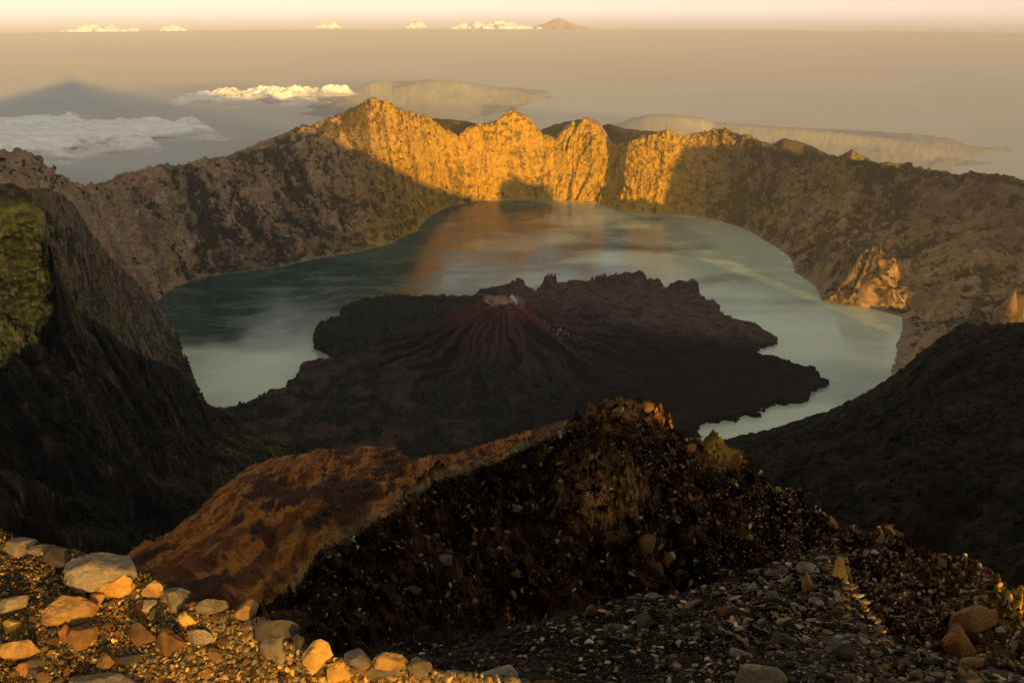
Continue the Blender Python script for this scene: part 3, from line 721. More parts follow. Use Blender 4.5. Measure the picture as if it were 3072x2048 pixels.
S=[ # lower left bank
(337,1692,230,105,'pale','long pale grey boulder lying behind the orange block on the left bank',101,150),
(347,1738,112,95,'yellow','square orange block leaning on the long pale boulder',102,80),
(200,1815,150,100,'golden','large golden and grey boulder with a ridged top in the left foreground',103,100),
(50,1797,108,64,'pale','cream coloured flat topped rock at the left edge above the yellow stones',104,70),
(65,1927,105,70,'golden','broad rock with white top and orange side near the bottom left corner',105,70),
(255,1893,84,84,'brown','rounded rust brown rock leaning right, below the large golden boulder',106,60),
(197,1889,62,60,'orange','small reddish orange rock tucked left of the rounded rust brown one',107,45),
(459,1760,62,60,'golden','upright pale gold block right of the long pale boulder',108,45),
(526,1772,92,80,'grey','grey brown rock at the bank edge right of the upright gold block',109,70),
(635,1802,78,56,'grey','low tan grey rock on the bank edge between grey rock and peach stone',110,60),
(739,1815,66,60,'golden','peach coloured block perched alone on the edge of the bank',111,50),
(566,1848,58,54,'yellow','pale yellow cracked stone in the middle of the left bank',112,45),
(508,1912,100,95,'brown','tall ochre brown rock standing in the middle of the stony bank',113,60),
(600,1900,82,46,'pale','flat wedge of pale stone lying right of the tall ochre rock',114,40),
(417,1890,80,72,'brown','dark ochre rounded rock left of the tall ochre one',115,60),
(822,1895,150,105,'dark','big dark slab with a pale edge behind the pale grey boulder',116,50),
(826,1912,112,86,'grey','rounded pale grey boulder in front of the big dark slab',117,80),
(833,1960,54,54,'pale','smooth pinkish round stone below the pale grey boulder',118,50),
(944,1948,104,110,'yellow','brightest yellow angular rock at the right end of the bank',119,75),
(1014,2006,88,78,'yellow','yellow faceted rock just right of and below the brightest one',120,60),
(638,1946,54,54,'brown','small brown pyramid shaped rock right of the pale wedge',121,40),
(380,1963,80,48,'dark','dark grey oblong rock near the bottom of the left bank',122,55),
(315,1975,62,66,'brown','upright ochre stone left of the dark grey oblong rock',123,45),
(287,1783,44,48,'golden','small golden stone under the square orange block',124,36),
(446,1803,44,44,'pale','small white topped stone below the upright gold block',125,34),
(345,2042,250,50,'pale','wide pale slab cut by the bottom edge at lower left',126,90),
(30,1862,66,44,'yellow','bright yellow stone at the left edge under the cream rock',127,40),
(68,1993,44,50,'orange','oval orange stone near the bottom left corner',128,36),
(912,1885,42,78,'dark','thin dark upright stone behind the brightest yellow rock',129,30),
(180,1655,95,70,'dark','dark rock on the skyline of the bank left of the pale boulder',130,70),
(55,1625,90,50,'grey','grey rounded rock high on the left skyline of the bank',131,60),
(112,1640,60,40,'grey','small grey stone on the bank skyline beside the dark rock',132,40),
(1087,1922,90,46,'grey','flat grey brown rock right of the brightest yellow rock',133,60),
(1085,1995,76,56,'brown','brown rock with a lit top right of the yellow faceted rock',134,50),
(1157,2003,96,60,'grey','grey wedge shaped rock near the bottom centre left',135,60),
(1178,1962,92,58,'golden','golden brown rock behind the grey wedge shaped rock',136,50),
(1250,1978,80,66,'grey','tall grey rock with pointed top on the end of the bank',137,50),
(1312,2040,70,30,'golden','low golden stone touching the bottom edge near the tan boulder',138,40),
(1370,2032,78,46,'grey','dusty grey stone left of the big tan boulder',139,50),
(1473,2018,132,78,'pale','big tan flat faced boulder at the bottom of the frame centre',140,90),
(1555,2045,66,40,'grey','half buried stone right of the big tan boulder',141,40),
(1650,2044,80,36,'brown','low brown stone at the bottom edge right of centre',142,40)]
for (u,v,w,h,c,lab,sd_,dp) in S:
    stone(bank if u<1440 else mound,u,v,w,h,c,lab,sd_,dp,sharp=16,cuts=10+sd_%5)
S2=[(2290,2014,200,90,'pale','big cracked pale boulder half buried at the bottom right of the mound',151,120),
(2495,1918,70,56,'grey','grey rock with a pale streak on the right of the mound',152,50),
(2535,1940,66,66,'dark','dark block beside the streaked grey rock on the mound',153,50),
(2226,1950,58,42,'pale','pale brick shaped stone just above the cracked boulder',154,34),
(2341,1898,72,50,'grey','slanting pinkish grey slab in the middle of the gravel mound',155,30),
(2312,1778,40,32,'grey','small grey slab high on the left face of the mound',156,24),
(2451,1797,36,34,'pale','whitest small block on the upper gravel mound',157,26),
(2414,1688,54,60,'pale','rounded pale head of rock on top of the mound left of the slab',158,44),
(2420,1735,34,74,'golden','narrow ochre pillar under the rounded pale head of rock',159,26),
(2508,1695,56,84,'dark','upright pointed grey slab standing on the mound top',160,22),
(2184,1817,70,38,'brown','brown rock on the left shoulder of the mound',161,40),
(2320,1708,56,36,'grey','flat grey rock on the crest left of the rounded pale head',162,30),
(2748,2012,48,52,'grey','pinkish grey stone low on the right flank of the mound',163,34),
(1925,1850,54,64,'grey','grey tent shaped stone at the left foot of the gravel mound',164,30),
(1955,1780,40,22,'pale','small white bent slab at the top left edge of the gravel mound',165,20),
(1775,1820,40,32,'brown','squat brown stone at the left end of the gravel mound',166,26),
(2075,1800,60,26,'pale','long flat pale sliver on the upper left of the mound',167,20),
(1850,1868,50,30,'grey','low grey stone left of the tent shaped stone',168,26)]
for (u,v,w,h,c,lab,sd_,dp) in S2:
    stone(mound,u,v,w,h,c,lab,sd_,dp,sharp=16,cuts=10+sd_%5)
S3=[(1998,1655,40,54,'orange','square tan faced block on the dark ridge below the peak',171,20),
(1948,1612,56,64,'brown','brown lumpy rock just above the square tan block on the dark ridge',172,40),
(1975,1690,40,40,'brown','broken brown rock under the square tan block',173,26),
(1550,1511,44,24,'grey','pinkish grey flat stone on the dark slope left of the lit crest',174,24),
(1548,1775,16,36,'pale','bright pale splinter of rock under the large yellow green tuft',192,10),
(1333,1664,40,42,'grey','grey stone alone on the middle of the black slope',175,30),
(1238,1757,34,24,'grey','small grey pointed stone low on the black slope',176,20),
(1310,1598,22,20,'brown','little red brown stone above the lone grey stone',177,16),
(1527,1838,26,26,'orange','small rust red stone deep in the shade of the black slope',178,18),
(2924,1830,125,145,'orange','large rusty orange outcrop boulder at the right side of the frame',179,90),
(2870,1900,100,110,'orange','lower rust brown outcrop block left of the large orange outcrop',180,80),
(2914,1978,86,44,'golden','ochre ledge of rock below the large orange outcrop',181,50),
(3040,1933,26,28,'pale','small round pale stone on the bare slope at the right edge',182,20),
(2950,2010,70,40,'grey','pale grey arched rock near the bottom right corner',183,34),
(2075,1335,34,26,'orange','knobbly orange rock on the small lit knoll right of the peak',184,44),
(2160,1322,34,26,'golden','golden rock capping the small knoll right of the peak',185,50),
(2215,1362,30,36,'orange','rust coloured rock face on the right end of the small knoll',186,40),
(1850,1222,30,22,'brown','brown rock crowning the left of the peak summit',187,44),
(1945,1216,32,24,'brown','orange brown rock crowning the right of the peak summit',188,50),
(2672,1578,36,28,'golden','pinkish gold rock cluster top on the right shoulder of the dark ridge',189,40),
(2505,1560,30,34,'golden','pale gold knob on the skyline of the dark ridge',190,24),
(2870,1690,60,26,'golden','flat pinkish gold rock on the far right skyline of the dark ridge',191,34)]
for (u,v,w,h,c,lab,sd_,dp) in S3:
    stone(dark_ridge,u,v,w,h,c,lab,sd_,dp,sharp=14,cuts=11,sink=.38)
# smaller stones as separate copies
protos=[]
for k in range(14):
    v_,f_=rock_shape(500+k,2,9+k%4,1,.8+.02*k,.62+.015*k,.05,15)
    me=None
    protos.append((v_,f_))
keys=['golden','grey','pale','brown','golden','grey','orange','dark','pale','grey','golden','brown','grey','yellow']
proto_me=[]
for k,(v_,f_) in enumerate(protos):
    o=mesh_from('stone',v_,f_,RM[keys[k]],smooth=True)
    try:o.data.set_sharp_from_angle(angle=math.radians(28))
    except Exception:pass
    proto_me.append(o.data);bpy.data.objects.remove(o)
tone={'golden':'golden','grey':'grey','pale':'pale','brown':'brown','orange':'orange','dark':'dark','yellow':'yellow'}
def small_stones(L,n,umin,umax,vmin,vmax,smin,smax,seed,where,group,klim=None):
    r=rs(seed);cnt=0;tries=0
    U,W,K=L['U'],L['W'],L['K']
    ok=np.argwhere((U>umin)&(U<umax)&(W>vmin)&(W<vmax)&((K<klim) if klim else (K<99)))
    # weight by pixel area so that stones spread evenly over the picture of the slope
    Pu=np.gradient(U,axis=0);Pv=np.gradient(W,axis=1)
    w=np.abs(Pu*Pv)[ok[:,0],ok[:,1]];c=np.cumsum(w/w.sum())
    while cnt<n and tries<n*30:
        tries+=1
        i=ok[min(np.searchsorted(c,r.rand()),len(ok)-1)];u=U[i[0],i[1]];v=W[i[0],i[1]]
        s=smin+(smax-smin)*r.rand()**2.2
        if any((u-a)**2+(v-b)**2<(.42*(s+w_))**2 for a,b,w_ in used):continue
        p=L['P'][i[0],i[1]];d=float(p[1]*CT-(p[2]-H)*ST);kk=d/F*s*.6
        k=r.randint(len(proto_me));o=bpy.data.objects.new('stone',proto_me[k]);scene.collection.objects.link(o)
        o.location=(p[0],p[1],p[2]+kk*.15);o.scale=(kk*(1+.2*r.randn()*.5),kk,kk*(.85+.2*r.rand()));o.rotation_euler=(r.uniform(-.4,.4),r.uniform(-.4,.4),r.uniform(0,6.28))
        size='fist sized' if s>smin+.45*(smax-smin) else 'small'
        tag(o,'%s %s stone lying %s'%(size,tone[keys[k]],where),'stone',group)
        used.append((u,v,s));cnt+=1
small_stones(bank,160,-20,1400,1600,2060,18,50,61,'loose in the gravel of the sunlit left bank','loose stones on the left bank',2.95)
small_stones(mound,35,1300,2800,1700,2060,12,36,62,'on the shaded gravel mound at lower right','loose stones on the gravel mound',2.95)
small_stones(dark_ridge,20,1100,2900,1260,1800,10,22,63,'on the steep black ridge below the peak','stones on the black ridge',2.95)
print('stones',time.time()-T0,len(used))

# gravel nobody could count
def gravel(name,L,n,smin,smax,seed,label,cols,klim=2.97,sub=0,gain=1.0,squash=(1,1,1),upright=False,umax=3120,umin=-40,power=2.5,wfn=None,vmax=2110):
    r=rs(seed);U,W,K=L['U'],L['W'],L['K']
    Pu=np.gradient(U,axis=0);Pv=np.gradient(W,axis=1)
    w=np.abs(Pu*Pv)*((U>umin)&(U<umax)&(W<vmax)&(W>0)&(K<klim)&(K>.5))
    if wfn is not None:w=w*wfn(U,W)
    ix=pick(L['P'],w,n,seed);c=L['P'].reshape(-1,3)[ix];d=c[:,1]*CT-(c[:,2]-H)*ST
    s=(smin+(smax-smin)*r.rand(n)**power)*d/F*.55
    c=c+r.normal(size=c.shape)*(d/F*3)[:,None]*[1,1,0]
    c[:,2]+=s*.25
    ci=r.randint(len(cols),size=n);cl=np.minimum(np.array(cols,dtype=np.float32)[ci]*(.25+.95*r.rand(n,1)**2)*gain,.8)
    o=scatter(name,c,s,[rock_shape(700+seed+k,sub if sub else 1,8,1,.85,.6,.0,14) for k in range(8)],simple_mat(name+'_stone',30 if d.mean()<10 else 3,(.7,1.3),.85,.02),seed,cl,squash=squash,upright=upright)
    tag(o,label,'gravel',kind='stuff');return o
gcol=[(.34,.22,.09),(.26,.2,.12),(.16,.11,.06),(.45,.33,.2),(.10,.075,.04),(.38,.2,.05),(.2,.16,.1)]
gravel('bank_gravel',bank,14000,4,27,31,'golden brown gravel between the stones of the sunlit left bank',gcol)
gravel('bank_rubble',bank,3600,10,33,36,'broken ochre and grey rubble filling the gaps on the left bank',[(.44,.27,.08),(.30,.22,.11),(.24,.15,.06),(.5,.35,.16),(.14,.09,.04),(.40,.2,.04),(.55,.33,.07)],sub=2,power=1.8)
gcol2=[(.20,.145,.085),(.09,.065,.04),(.40,.30,.19),(.04,.03,.02),(.28,.17,.06),(.13,.095,.055),(.03,.022,.014)]
gravel('mound_gravel',mound,26000,3,17,32,'grey and brown gravel covering the shaded mound at lower right',gcol2,power=3,squash=(1.5,1.0,.6),upright=True)
gravel('mound_slabs',mound,2300,12,36,37,'flat grey and tan rock chips littering the shaded mound',gcol2,power=2.2,squash=(1.6,.9,.5),upright=True,gain=1.2,sub=2)
gcol3=[(.30,.16,.06),(.20,.09,.03),(.38,.26,.14),(.14,.065,.022),(.5,.4,.27),(.08,.04,.02),(.22,.12,.045),(.12,.06,.025)]
gravel('ridge_scree',dark_ridge,34000,2.6,21,33,'speckled rust and white scree all over the steep black ridge',gcol3,power=3.2,gain=1.15,
   wfn=lambda U,W:(1-.92*np.exp(-((U-3050)/110)**2-((W-1800)/90)**2))*(1-.9*np.exp(-((U-2165)/50)**2-((W-1352)/40)**2))*(.45+1.0*sstep(.0,.25,fbm(U/90,W/60,0*U,4,990))+1.6*np.exp(-((U-1900)/220)**2-((W-1290)/130)**2)+1.3*np.exp(-((U-1800)/160)**2-((W-1470)/90)**2)+1.0*sstep(2000,2200,U)*(W<1900)))
e=lambda U,W:np.abs(W-np.interp(U,[880,960,1210,1300,1490,1660,1710],[1765,1650,1508,1438,1376,1296,1268]))
gravel('ridge_blocks',dark_ridge,2600,12,30,38,'angular rust brown blocks half buried in the black ridge',gcol3,power=2.2,sub=2,squash=(1.3,1,.7))
gravel('crest_gravel',dark_ridge,2200,2,6,34,'cream gravel strip along the crest between orange slope and black slope',[(.42,.31,.16),(.3,.2,.09),(.5,.4,.25)],power=2,umax=1705,umin=850,klim=3.1,wfn=lambda U,W:np.exp(-(e(U,W)/(9+16*sstep(1500,900,U)))**2)+1e-6)
gravel('slope_pebbles',brown,12000,2,11,35,'scattered pale and dark stones on the orange scoria slope',[(.3,.2,.1),(.06,.03,.02),(.2,.1,.04),(.42,.32,.2)],klim=1.98,power=3)
print('gravel',time.time()-T0)

def slope_scrub(name,L,n,smin,smax,seed,label,ca,cb,kmax):
    r=rs(seed);U,W,K=L['U'],L['W'],L['K'];w=np.abs(np.gradient(U,axis=0)*np.gradient(W,axis=1))
    w=w*((U>-40)&(U<3120)&(W<1800)&(K<kmax)&((U>165)|(W>1120)|(W<600)))*sstep(-.15,.25,fbm(L['P'][...,0]/130,L['P'][...,1]/130,L['P'][...,2]/90,4,seed))
    ix=pick(L['P'],w,n,seed);c=L['P'].reshape(-1,3)[ix];sz=smin+(smax-smin)*r.rand(n)**2.5;c=c+np.array([0,0,1])*sz[:,None]*.3
    o=scatter(name,c,sz,[crown_shape(k+20,0) for k in range(6)],leaf_mat,seed,mixc(ca,cb,r.rand(n)),upright=True);tag(o,label,'scrub',kind='stuff')
slope_scrub('slope_scrub',near_left,9000,1.5,9,41,'dark bushes dotted over the near ridge on the left',(.008,.008,.004),(.05,.045,.016),2.98)
slope_scrub('slope_scrub',right_ridge,8000,1.5,9,42,'dark bushes dotted over the shaded ridge on the right',(.004,.004,.002),(.026,.024,.009),1.98)
slope_scrub('slope_scrub',mid_left,3500,2.5,10,43,'scrub growing on the pale spur above the left shore',(.02,.02,.01),(.06,.055,.02),1.98)
leafy=NT('yellow_green_leaf');leafy.b.inputs['Base Color'].default_value=(.34,.36,.06,1);leafy.b.inputs['Roughness'].default_value=.7
for q,(u,v,w_,lab) in enumerate([(1550,1722,40,'largest yellow green tuft in the dark hollow of the black slope'),(1520,1362,22,'small green tuft near the pale crest left of the peak'),(1672,1390,18,'yellow tuft on the black slope just left of the peak'),(1685,1440,20,'low green tuft above the lit patch of the ridge'),(1427,1628,18,'small tuft left of the large yellow green one'),(1528,1598,20,'yellow tuft above the large yellow green one'),(2250,1625,28,'green tuft in the shaded gully right of the square tan block'),(2335,1468,26,'yellow green tuft on the skyline of the black ridge')]):
    p,_=place_on(dark_ridge,u,v);d=float(p[1]*CT-(p[2]-H)*ST);R0=w_*d/F*.55;r=rs(300+q);co=[np.zeros(3)];fa=[]
    for k in range(90):
        a=r.rand()*6.283;b=r.rand()*1.2+.15;dr=np.array([math.cos(a)*math.cos(b),math.sin(a)*math.cos(b),math.sin(b)]);c=dr*R0*(.35+.65*r.rand())
        s_=np.cross(dr,[0,0,1]);s_/=np.linalg.norm(s_);t_=np.cross(s_,dr)*.6+dr*.8;h=R0*.16
        n0=len(co);co+=[c-s_*h*.5,c+t_*h*.9-s_*h*.1,c+t_*h*1.6,c+s_*h*.5];fa+=[(n0,n0+3,n0+2),(n0,n0+2,n0+1),(0,n0,n0+3)]
    o=mesh_from('plant',np.array(co),np.array(fa),leafy.m,smooth=False);o.location=(p[0],p[1],p[2]+R0*.1);tag(o,lab,'plant','small tufts growing on the black ridge')
# ================================================================ BACK RIDGES AND FAR HILLS
def hill(name,pts,r,depth,amp,cols,seed,base=-1900,n=420,m=60,kind='structure',ends=.04,soft=0):
    """free standing range: crest given in photo pixels at range r, real thickness front and back"""
    p=np.array([pt(u*V,v*V,r if not hasattr(r,'__len__') else r[i]) for i,(u,v) in enumerate(pts)])
    a=np.arctan2(p[:,0],p[:,1]);rr=np.hypot(p[:,0],p[:,1]);o=np.argsort(a)
    az=np.linspace(a[o][0]-.012,a[o][-1]+.012,n);R=np.interp(az,a[o],rr[o]);Zc=np.interp(az,a[o],p[o,2])
    fw=(az[-1]-az[0])*ends
    fade=sstep(az[0],az[0]+fw,az)*sstep(az[-1],az[-1]-fw,az)
    Zc=base+(Zc-base)*fade
    t=np.linspace(-1,1,m)[None,:]
    hz=(1-np.abs(t))**(2.3 if soft else 1.15)
    X=np.sin(az)[:,None]*(R[:,None]+t*depth);Y=np.cos(az)[:,None]*(R[:,None]+t*depth)
    env=1-np.exp(-(t/.08)**2)
    Zl=np.minimum(smooth_rows(Zc[None],70)[0],Zc+1e9) if soft else Zc
    Z=base+(Zl[:,None]-base)*hz+(Zc-Zl)[:,None]*np.exp(-(t/.12)**2)+amp*env*((ridged(az[:,None]*R[:,None]/(amp*5)+.3*t,t*1.2,0*X,5,seed)-.6)*1.6 if not soft else fbm(X/soft,Y/soft,0*X,5,seed)*1.5)*hz+fbm(X/(amp*1.2),Y/(amp*1.2),0*X,4,seed+3)*amp*.12
    c=mixc(cols[0],cols[1],sstep(-.2,.3,fbm(X/(amp*2),Y/(amp*2),Z/(amp*2),5,seed+5)))
    ob=mesh_from(name,np.stack([X,Y,Z],-1).reshape(-1,3),grid_faces(n,m),terrain_mat(name+'_ground',6/amp/4,amp*(.02 if soft else .06),contrast=(.92,1.08) if soft else (.55,1.5)),{'col':c.reshape(-1,3)})
    return tag(ob,kind=kind)
gg=[(.075,.058,.02),(.03,.028,.014)]
hill('back_hills',[(940,262),(990,268),(1050,273),(1075,276),(1100,284),(1140,292),(1170,300),(1200,312)],13000,1500,120,gg,801,-300)
hill('back_hills',[(1222,315),(1235,300),(1280,282),(1310,276),(1335,272),(1365,292),(1375,290),(1400,283),(1440,294),(1500,300),(1560,322),(1600,338)],14500,2200,130,gg,811,-300)
hill('back_hills',[(1700,372),(1745,345),(1800,315),(1830,322),(1860,330),(1900,352),(1925,368)],12400,900,70,gg,821,-100,260)
hill('back_hills',[(1900,375),(1930,356),(1957,341),(1985,358),(2015,374),(2040,370),(2080,376),(2110,386)],11600,700,50,[(.16,.12,.03),(.05,.045,.02)],831,0,260)
far=[(.375,.36,.30),(.355,.34,.285)]  # distance haze painted into the hills as a pale ground colour
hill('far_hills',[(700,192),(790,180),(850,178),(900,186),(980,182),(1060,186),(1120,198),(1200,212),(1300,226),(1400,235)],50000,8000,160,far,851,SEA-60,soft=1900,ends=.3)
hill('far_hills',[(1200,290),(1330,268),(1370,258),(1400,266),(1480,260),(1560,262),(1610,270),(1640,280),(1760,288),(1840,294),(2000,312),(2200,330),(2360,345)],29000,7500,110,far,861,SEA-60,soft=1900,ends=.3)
# far volcano on the neighbouring island, beyond the haze
px,py,pz=pt(1283*V,40*V,140000,True)
n,m=120,70;th=np.linspace(0,2*math.pi,n,endpoint=False)[:,None];q=np.linspace(0,1,m)[None]
zz=(pz+2750)*(np.exp(-q*5.6))-2750
rad=q*14500+300*np.clip(q*20,0,1)
gu=ridged(th*3.2,q*2,0*q+0*th,4,871)
XX=px+np.cos(th)*rad*(1+.05*gu);YY=py+np.sin(th)*rad;ZZ=zz+0*th+(gu-.6)*400*np.sin(np.clip(q*3,0,1)*math.pi)-60*(q<.02)
o=mesh_from('far_volcano',np.stack([XX,YY,ZZ],-1).reshape(-1,3),grid_faces(n,m,True),terrain_mat('far_volcano_rock',.0006,100),{'col':np.tile(np.array([[.30,.24,.20]]),(n*m,1))})
tag(o,kind='structure')

# ================================================================ SEA
n=96;ring=[0,15000,40000,80000,118600];co=[(0,0,SEA)];fa=[]
for k in ring[1:]:
    for i in range(n):t=2*math.pi*i/n;co.append((k*math.cos(t),k*math.sin(t),SEA))
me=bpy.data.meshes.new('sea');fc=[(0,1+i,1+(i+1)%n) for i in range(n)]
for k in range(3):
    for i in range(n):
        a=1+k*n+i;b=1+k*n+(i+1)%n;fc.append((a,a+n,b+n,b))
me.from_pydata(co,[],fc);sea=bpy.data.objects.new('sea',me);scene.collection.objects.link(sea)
m=NT('haze_painted_sea');nn=m.noise(m.coord((1/9000,1/9000,1)),1,8,.6,.4)
m.l(m.ramp(nn,[(.35,(.46,.43,.36)),(.65,(.53,.49,.40))]),m.b.inputs['Base Color']);m.b.inputs['Roughness'].default_value=.6;m.b.inputs['Specular IOR Level'].default_value=.25  # bright distance haze painted into the water colour, far paler than sea
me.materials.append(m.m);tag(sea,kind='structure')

# ================================================================ CLOUDS
def cloud_mat(name,lo,hi,bump_scale,bd,tint=(1.0,.95,.88)):
    m=NT(name);m.b.inputs['Base Color'].default_value=(*tint,1);m.b.inputs['Roughness'].default_value=1
    m.b.inputs['Specular IOR Level'].default_value=0
    a=m.attr('thick').outputs['Fac'];nz=m.noise(m.coord(bump_scale),1,7,.65,.3)
    s=m.math('ADD',a,m.math('MULTIPLY',m.math('SUBTRACT',nz,.5),.9))
    m.l(m.ramp(s,[(lo,0),(hi,1)]),m.b.inputs['Alpha'])
    m.bump(nz,.5,bd)
    return m.m
def cloud_sheet(name,pts_v,z0,thick,cell,seed,label,n=420,stretch=2.0):
    poly=np.array([shore(u*V,v*V,z0)[:2] for u,v in pts_v])
    lo=poly.min(0)-2*cell;hi=poly.max(0)+2*cell
    X,Y=np.meshgrid(np.linspace(lo[0],hi[0],n),np.linspace(lo[1],hi[1],n),indexing='ij')
    wx=fbm(X/cell/2.2,Y/cell/2.2,0*X,5,seed)*cell*2.4
    sd=sdist(X+wx,Y+wx*.6,poly)
    env=sstep(-cell*.4,cell*3.0,sd)
    bil=1-np.abs(fbm(X/cell/stretch,Y/cell*1.0,0*X,5,seed+2,.55))
    h=env*(.25+.75*bil)*thick
    top=np.stack([X,Y,z0+h],-1).reshape(-1,3);bot=np.stack([X,Y,z0-.12*h],-1).reshape(-1,3)
    f=grid_faces(n,n);keep=(sd.reshape(-1)[f]>-cell*.6).any(axis=1);f=f[keep]
    t=np.clip(sd/(cell*2.2)*.5+.28,0,1).reshape(-1)
    nv=len(top);used_=np.unique(f);rm=-np.ones(nv,int);rm[used_]=np.arange(len(used_))
    f=rm[f];co=np.concatenate([top[used_],bot[used_]]);ff=np.concatenate([f,f[:,::-1]+len(used_)])
    o=mesh_from(name,co,ff,cloud_mat(name+'_vapour',.30,.62,1/cell*.8,cell*.08),{'thick':np.tile(t[used_],2)})
    return tag(o,label,'cloud')
cloud_sheet('cloud',[(-260,262),(0,266),(40,264),(75,274),(120,280),(200,277),(300,279),(380,286),(430,292),(520,302),(530,312),(450,322),(380,338),(330,352),(240,365),(190,378),(100,380),(-260,400)],-380,270,560,901,'wide rippled sheet of white cloud low over the sea at left',560,1.7)
cloud_sheet('cloud',[(425,238),(480,224),(520,220),(560,204),(620,210),(680,213),(740,222),(752,240),(700,244),(600,246),(540,246),(480,243),(430,246)],-420,420,700,911,'lumpy cream cloud drifting in front of the far hills',300,1.4)
cloud_sheet('cloud',[(160,103),(220,99),(300,96),(360,92),(370,95),(300,102),(200,107)],-200,150,1500,921,'faint thin streak of cloud under the horizon at upper left',200,3)
# small heaped clouds standing on the horizon
def cumulus(ul,ur,vb,vt,seed,label,R=128000):
    r=rs(seed);L=pt(ul*V,vb*V,R,True);Rr=pt(ur*V,vb*V,R,True);top=pt(ul*V,vt*V,R,True)[2];hb=top-L[2];w=Rr[0]-L[0]
    CO=[];FA=[];off=0
    for k in range(26):
        v,f=ICO[2];t=r.rand();ev=math.sin(math.pi*min(max(t,.04),.96))**.7
        s=hb*(.20+.32*r.rand())*ev+hb*.07
        c=np.array([L[0]+w*t,L[1]+r.normal()*hb*.5,L[2]+hb*.12+max(hb*.8*ev*r.rand()-s*.5,0)])
        nn=fbm(v[:,0]*2+k,v[:,1]*2,v[:,2]*2,4,seed)
        CO.append(v*s*np.array([1.5,1,.95])*(1+.32*nn)[:,None]+c);FA.append(f+off);off+=len(v)
    co=np.concatenate(CO);co[:,2]=np.maximum(co[:,2],L[2])
    o=mesh_from('cloud',co,np.concatenate(FA),cum_mat,{'thick':np.clip((co[:,2]-L[2])/hb*1.6+.25,0,1)})
    return tag(o,label,'cloud')
cum_mat=cloud_mat('cumulus_vapour',.18,.5,1/900,200,(.82,.90,1.0))
cumulus(145,352,82,52,931,'longest heaped white cloud standing on the horizon at left')
cumulus(368,432,78,58,932,'small heaped cloud just right of the longest one on the horizon')
cumulus(722,783,66,50,933,'tiny low cloud on the horizon left of the pointed one')
cumulus(936,974,66,47,934,'small pointed white cloud on the horizon near the centre')
cumulus(1036,1132,69,51,935,'low broken cloud on the horizon left of the bright puff')
cumulus(1118,1192,72,46,936,'bright white puff of cloud on the horizon left of the far volcano')
cumulus(1170,1248,76,56,937,'dim cloud touching the left foot of the far volcano')
print('clouds',time.time()-T0)

# ================================================================ STEAM FROM THE CONE
i=np.argmin((PI_[...,0]-(cx+95*ux))**2+(PI_[...,1]-(cy+95*uy+40))**2);sp=PI_.reshape(-1,3)[i]
CO=[];FA=[];off=0;r=rs(55)
for k in range(12):
    v,f=ICO[2];t=k/11;s=6+8*t
    c=np.array([sp[0]+14*math.sin(t*3.2)-14*t,sp[1],sp[2]+4+52*t]);CO.append(v*s*np.array([1,1,1.25])*(1+.3*fbm(v[:,0]*2+k,v[:,1]*2,v[:,2]*2,3,56))[:,None]+c);FA.append(f+off);off+=len(v)
m=NT('steam');m.t.nodes.remove(m.b)
tr=m.n('ShaderNodeBsdfTransparent');df=m.n('ShaderNodeBsdfDiffuse');df.inputs[0].default_value=(.85,.8,.75,1);mx=m.n('ShaderNodeMixShader')
lw=m.n('ShaderNodeLayerWeight');lw.inputs[0].default_value=.4
m.l(m.math('MULTIPLY',m.math('SUBTRACT',1,lw.outputs['Facing']),.32),mx.inputs[0]);m.l(tr.outputs[0],mx.inputs[1]);m.l(df.outputs[0],mx.inputs[2]);m.l(mx.outputs[0],m.out.inputs[0])
o=mesh_from('steam',np.concatenate(CO),np.concatenate(FA),m.m);tag(o,'thin white wisp of steam rising from the crater of the dark cone','steam',kind='stuff')

# ================================================================ HAZE
HZ=dict(density=.6e-5,color=(.90,.90,1.0))
x0,x1,y0,y1,z0,z1=-121000,121000,-121000,121000,SEA-400,H+60
co=[(x,y,z) for z in (z0,z1) for y in (y0,y1) for x in (x0,x1)]
me=bpy.data.meshes.new('haze');me.from_pydata(co,[],[(0,2,3,1),(4,5,7,6),(0,1,5,4),(2,6,7,3),(0,4,6,2),(1,3,7,5)])
hz=bpy.data.objects.new('haze',me);scene.collection.objects.link(hz)
m=bpy.data.materials.new('haze_air');m.use_nodes=True;nt=m.node_tree;nt.nodes.remove(nt.nodes['Principled BSDF'])
pv=nt.nodes.new('ShaderNodeVolumePrincipled');pv.inputs['Color'].default_value=(*HZ['color'],1);pv.inputs['Density'].default_value=HZ['density'];pv.inputs['Anisotropy'].default_value=-.22
nt.links.new(pv.outputs[0],nt.nodes['Material Output'].inputs['Volume']);m.cycles.homogeneous_volume=True if hasattr(m.cycles,'homogeneous_volume') else None
me.materials.append(m);tag(hz,kind='stuff');hz['label']='warm morning haze filling the air over lake and sea';hz['category']='haze'

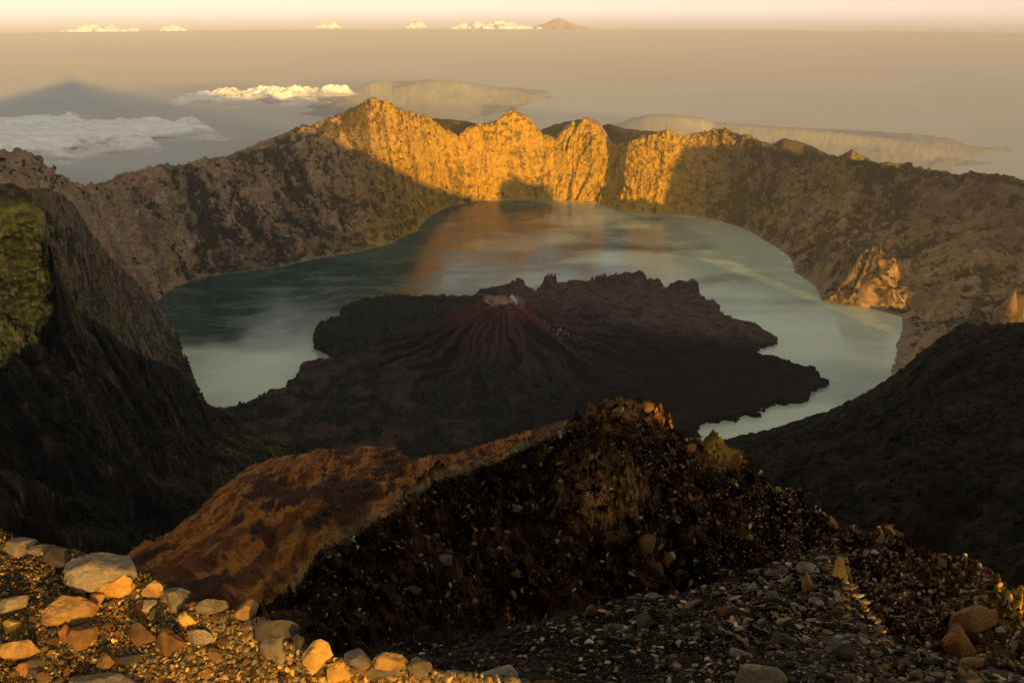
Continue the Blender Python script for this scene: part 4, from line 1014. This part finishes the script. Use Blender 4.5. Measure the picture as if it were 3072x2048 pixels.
# ================================================================ LIGHT, SKY, CAMERA
sun=bpy.data.lights.new('sun','SUN');sun.energy=2.5;sun.angle=math.radians(.53);sun.color=(1,.55,.09)
so=bpy.data.objects.new('sun',sun);scene.collection.objects.link(so)
from mathutils import Vector
sd_=Vector((SX*math.cos(SUN_EL),SY*math.cos(SUN_EL),math.sin(SUN_EL)))
so.rotation_euler=sd_.to_track_quat('Z','Y').to_euler();so.location=(0,0,H+30)
w=bpy.data.worlds.new('World');scene.world=w;w.use_nodes=True;nt=w.node_tree
bg=nt.nodes['Background'];sky=nt.nodes.new('ShaderNodeTexSky');sky.sky_type='NISHITA';sky.sun_disc=False
sky.sun_elevation=SUN_EL
sky.sun_rotation=math.atan2(SX,SY)   # clockwise from +Y
sky.altitude=3000;sky.air_density=1.0;sky.dust_density=1.5;sky.ozone_density=1.0
hs=nt.nodes.new('ShaderNodeHueSaturation');hs.inputs['Saturation'].default_value=.45;nt.links.new(sky.outputs[0],hs.inputs['Color'])
tc=nt.nodes.new('ShaderNodeTexCoord');sx_=nt.nodes.new('ShaderNodeSeparateXYZ');nt.links.new(tc.outputs['Generated'],sx_.inputs[0])
rp=nt.nodes.new('ShaderNodeValToRGB');mr=nt.nodes.new('ShaderNodeMapRange');mr.inputs['From Min'].default_value=-.05;mr.inputs['From Max'].default_value=.35;nt.links.new(sx_.outputs[2],mr.inputs[0]);nt.links.new(mr.outputs[0],rp.inputs[0])
e_=rp.color_ramp.elements;e_.new(.5);e_.new(.6)
for q_,(p_,c_) in zip(e_,[(.043,(.19,.185,.20)),(.088,(.50,.525,.65)),(.22,(.52,.55,.68)),(.875,(.92,.76,.56))]):
    q_.position=p_;q_.color=(*c_,1)
mx=nt.nodes.new('ShaderNodeMix');mx.data_type='RGBA';mx.blend_type='MULTIPLY';mx.inputs[0].default_value=1
nt.links.new(hs.outputs[0],mx.inputs[6]);nt.links.new(rp.outputs[0],mx.inputs[7])
nt.links.new(mx.outputs[2],bg.inputs[0]);bg.inputs[1].default_value=.15
cam=bpy.data.cameras.new('camera');cam.sensor_width=36;cam.lens=36*F/3072;cam.clip_start=.05;cam.clip_end=600000
cob=bpy.data.objects.new('camera',cam);scene.collection.objects.link(cob);cob.location=(0,0,H);cob.rotation_euler=(math.pi/2-TH,0,0)
scene.camera=cob
vs=scene.view_settings;vs.view_transform='Standard';vs.look='None';vs.gamma=1;vs.exposure=1.5
scene.render.engine='CYCLES'
cy=scene.cycles;cy.max_bounces=4;cy.diffuse_bounces=2;cy.glossy_bounces=2;cy.transparent_max_bounces=24;cy.volume_bounces=0
cy.use_denoising=True
print('done',time.time()-T0)
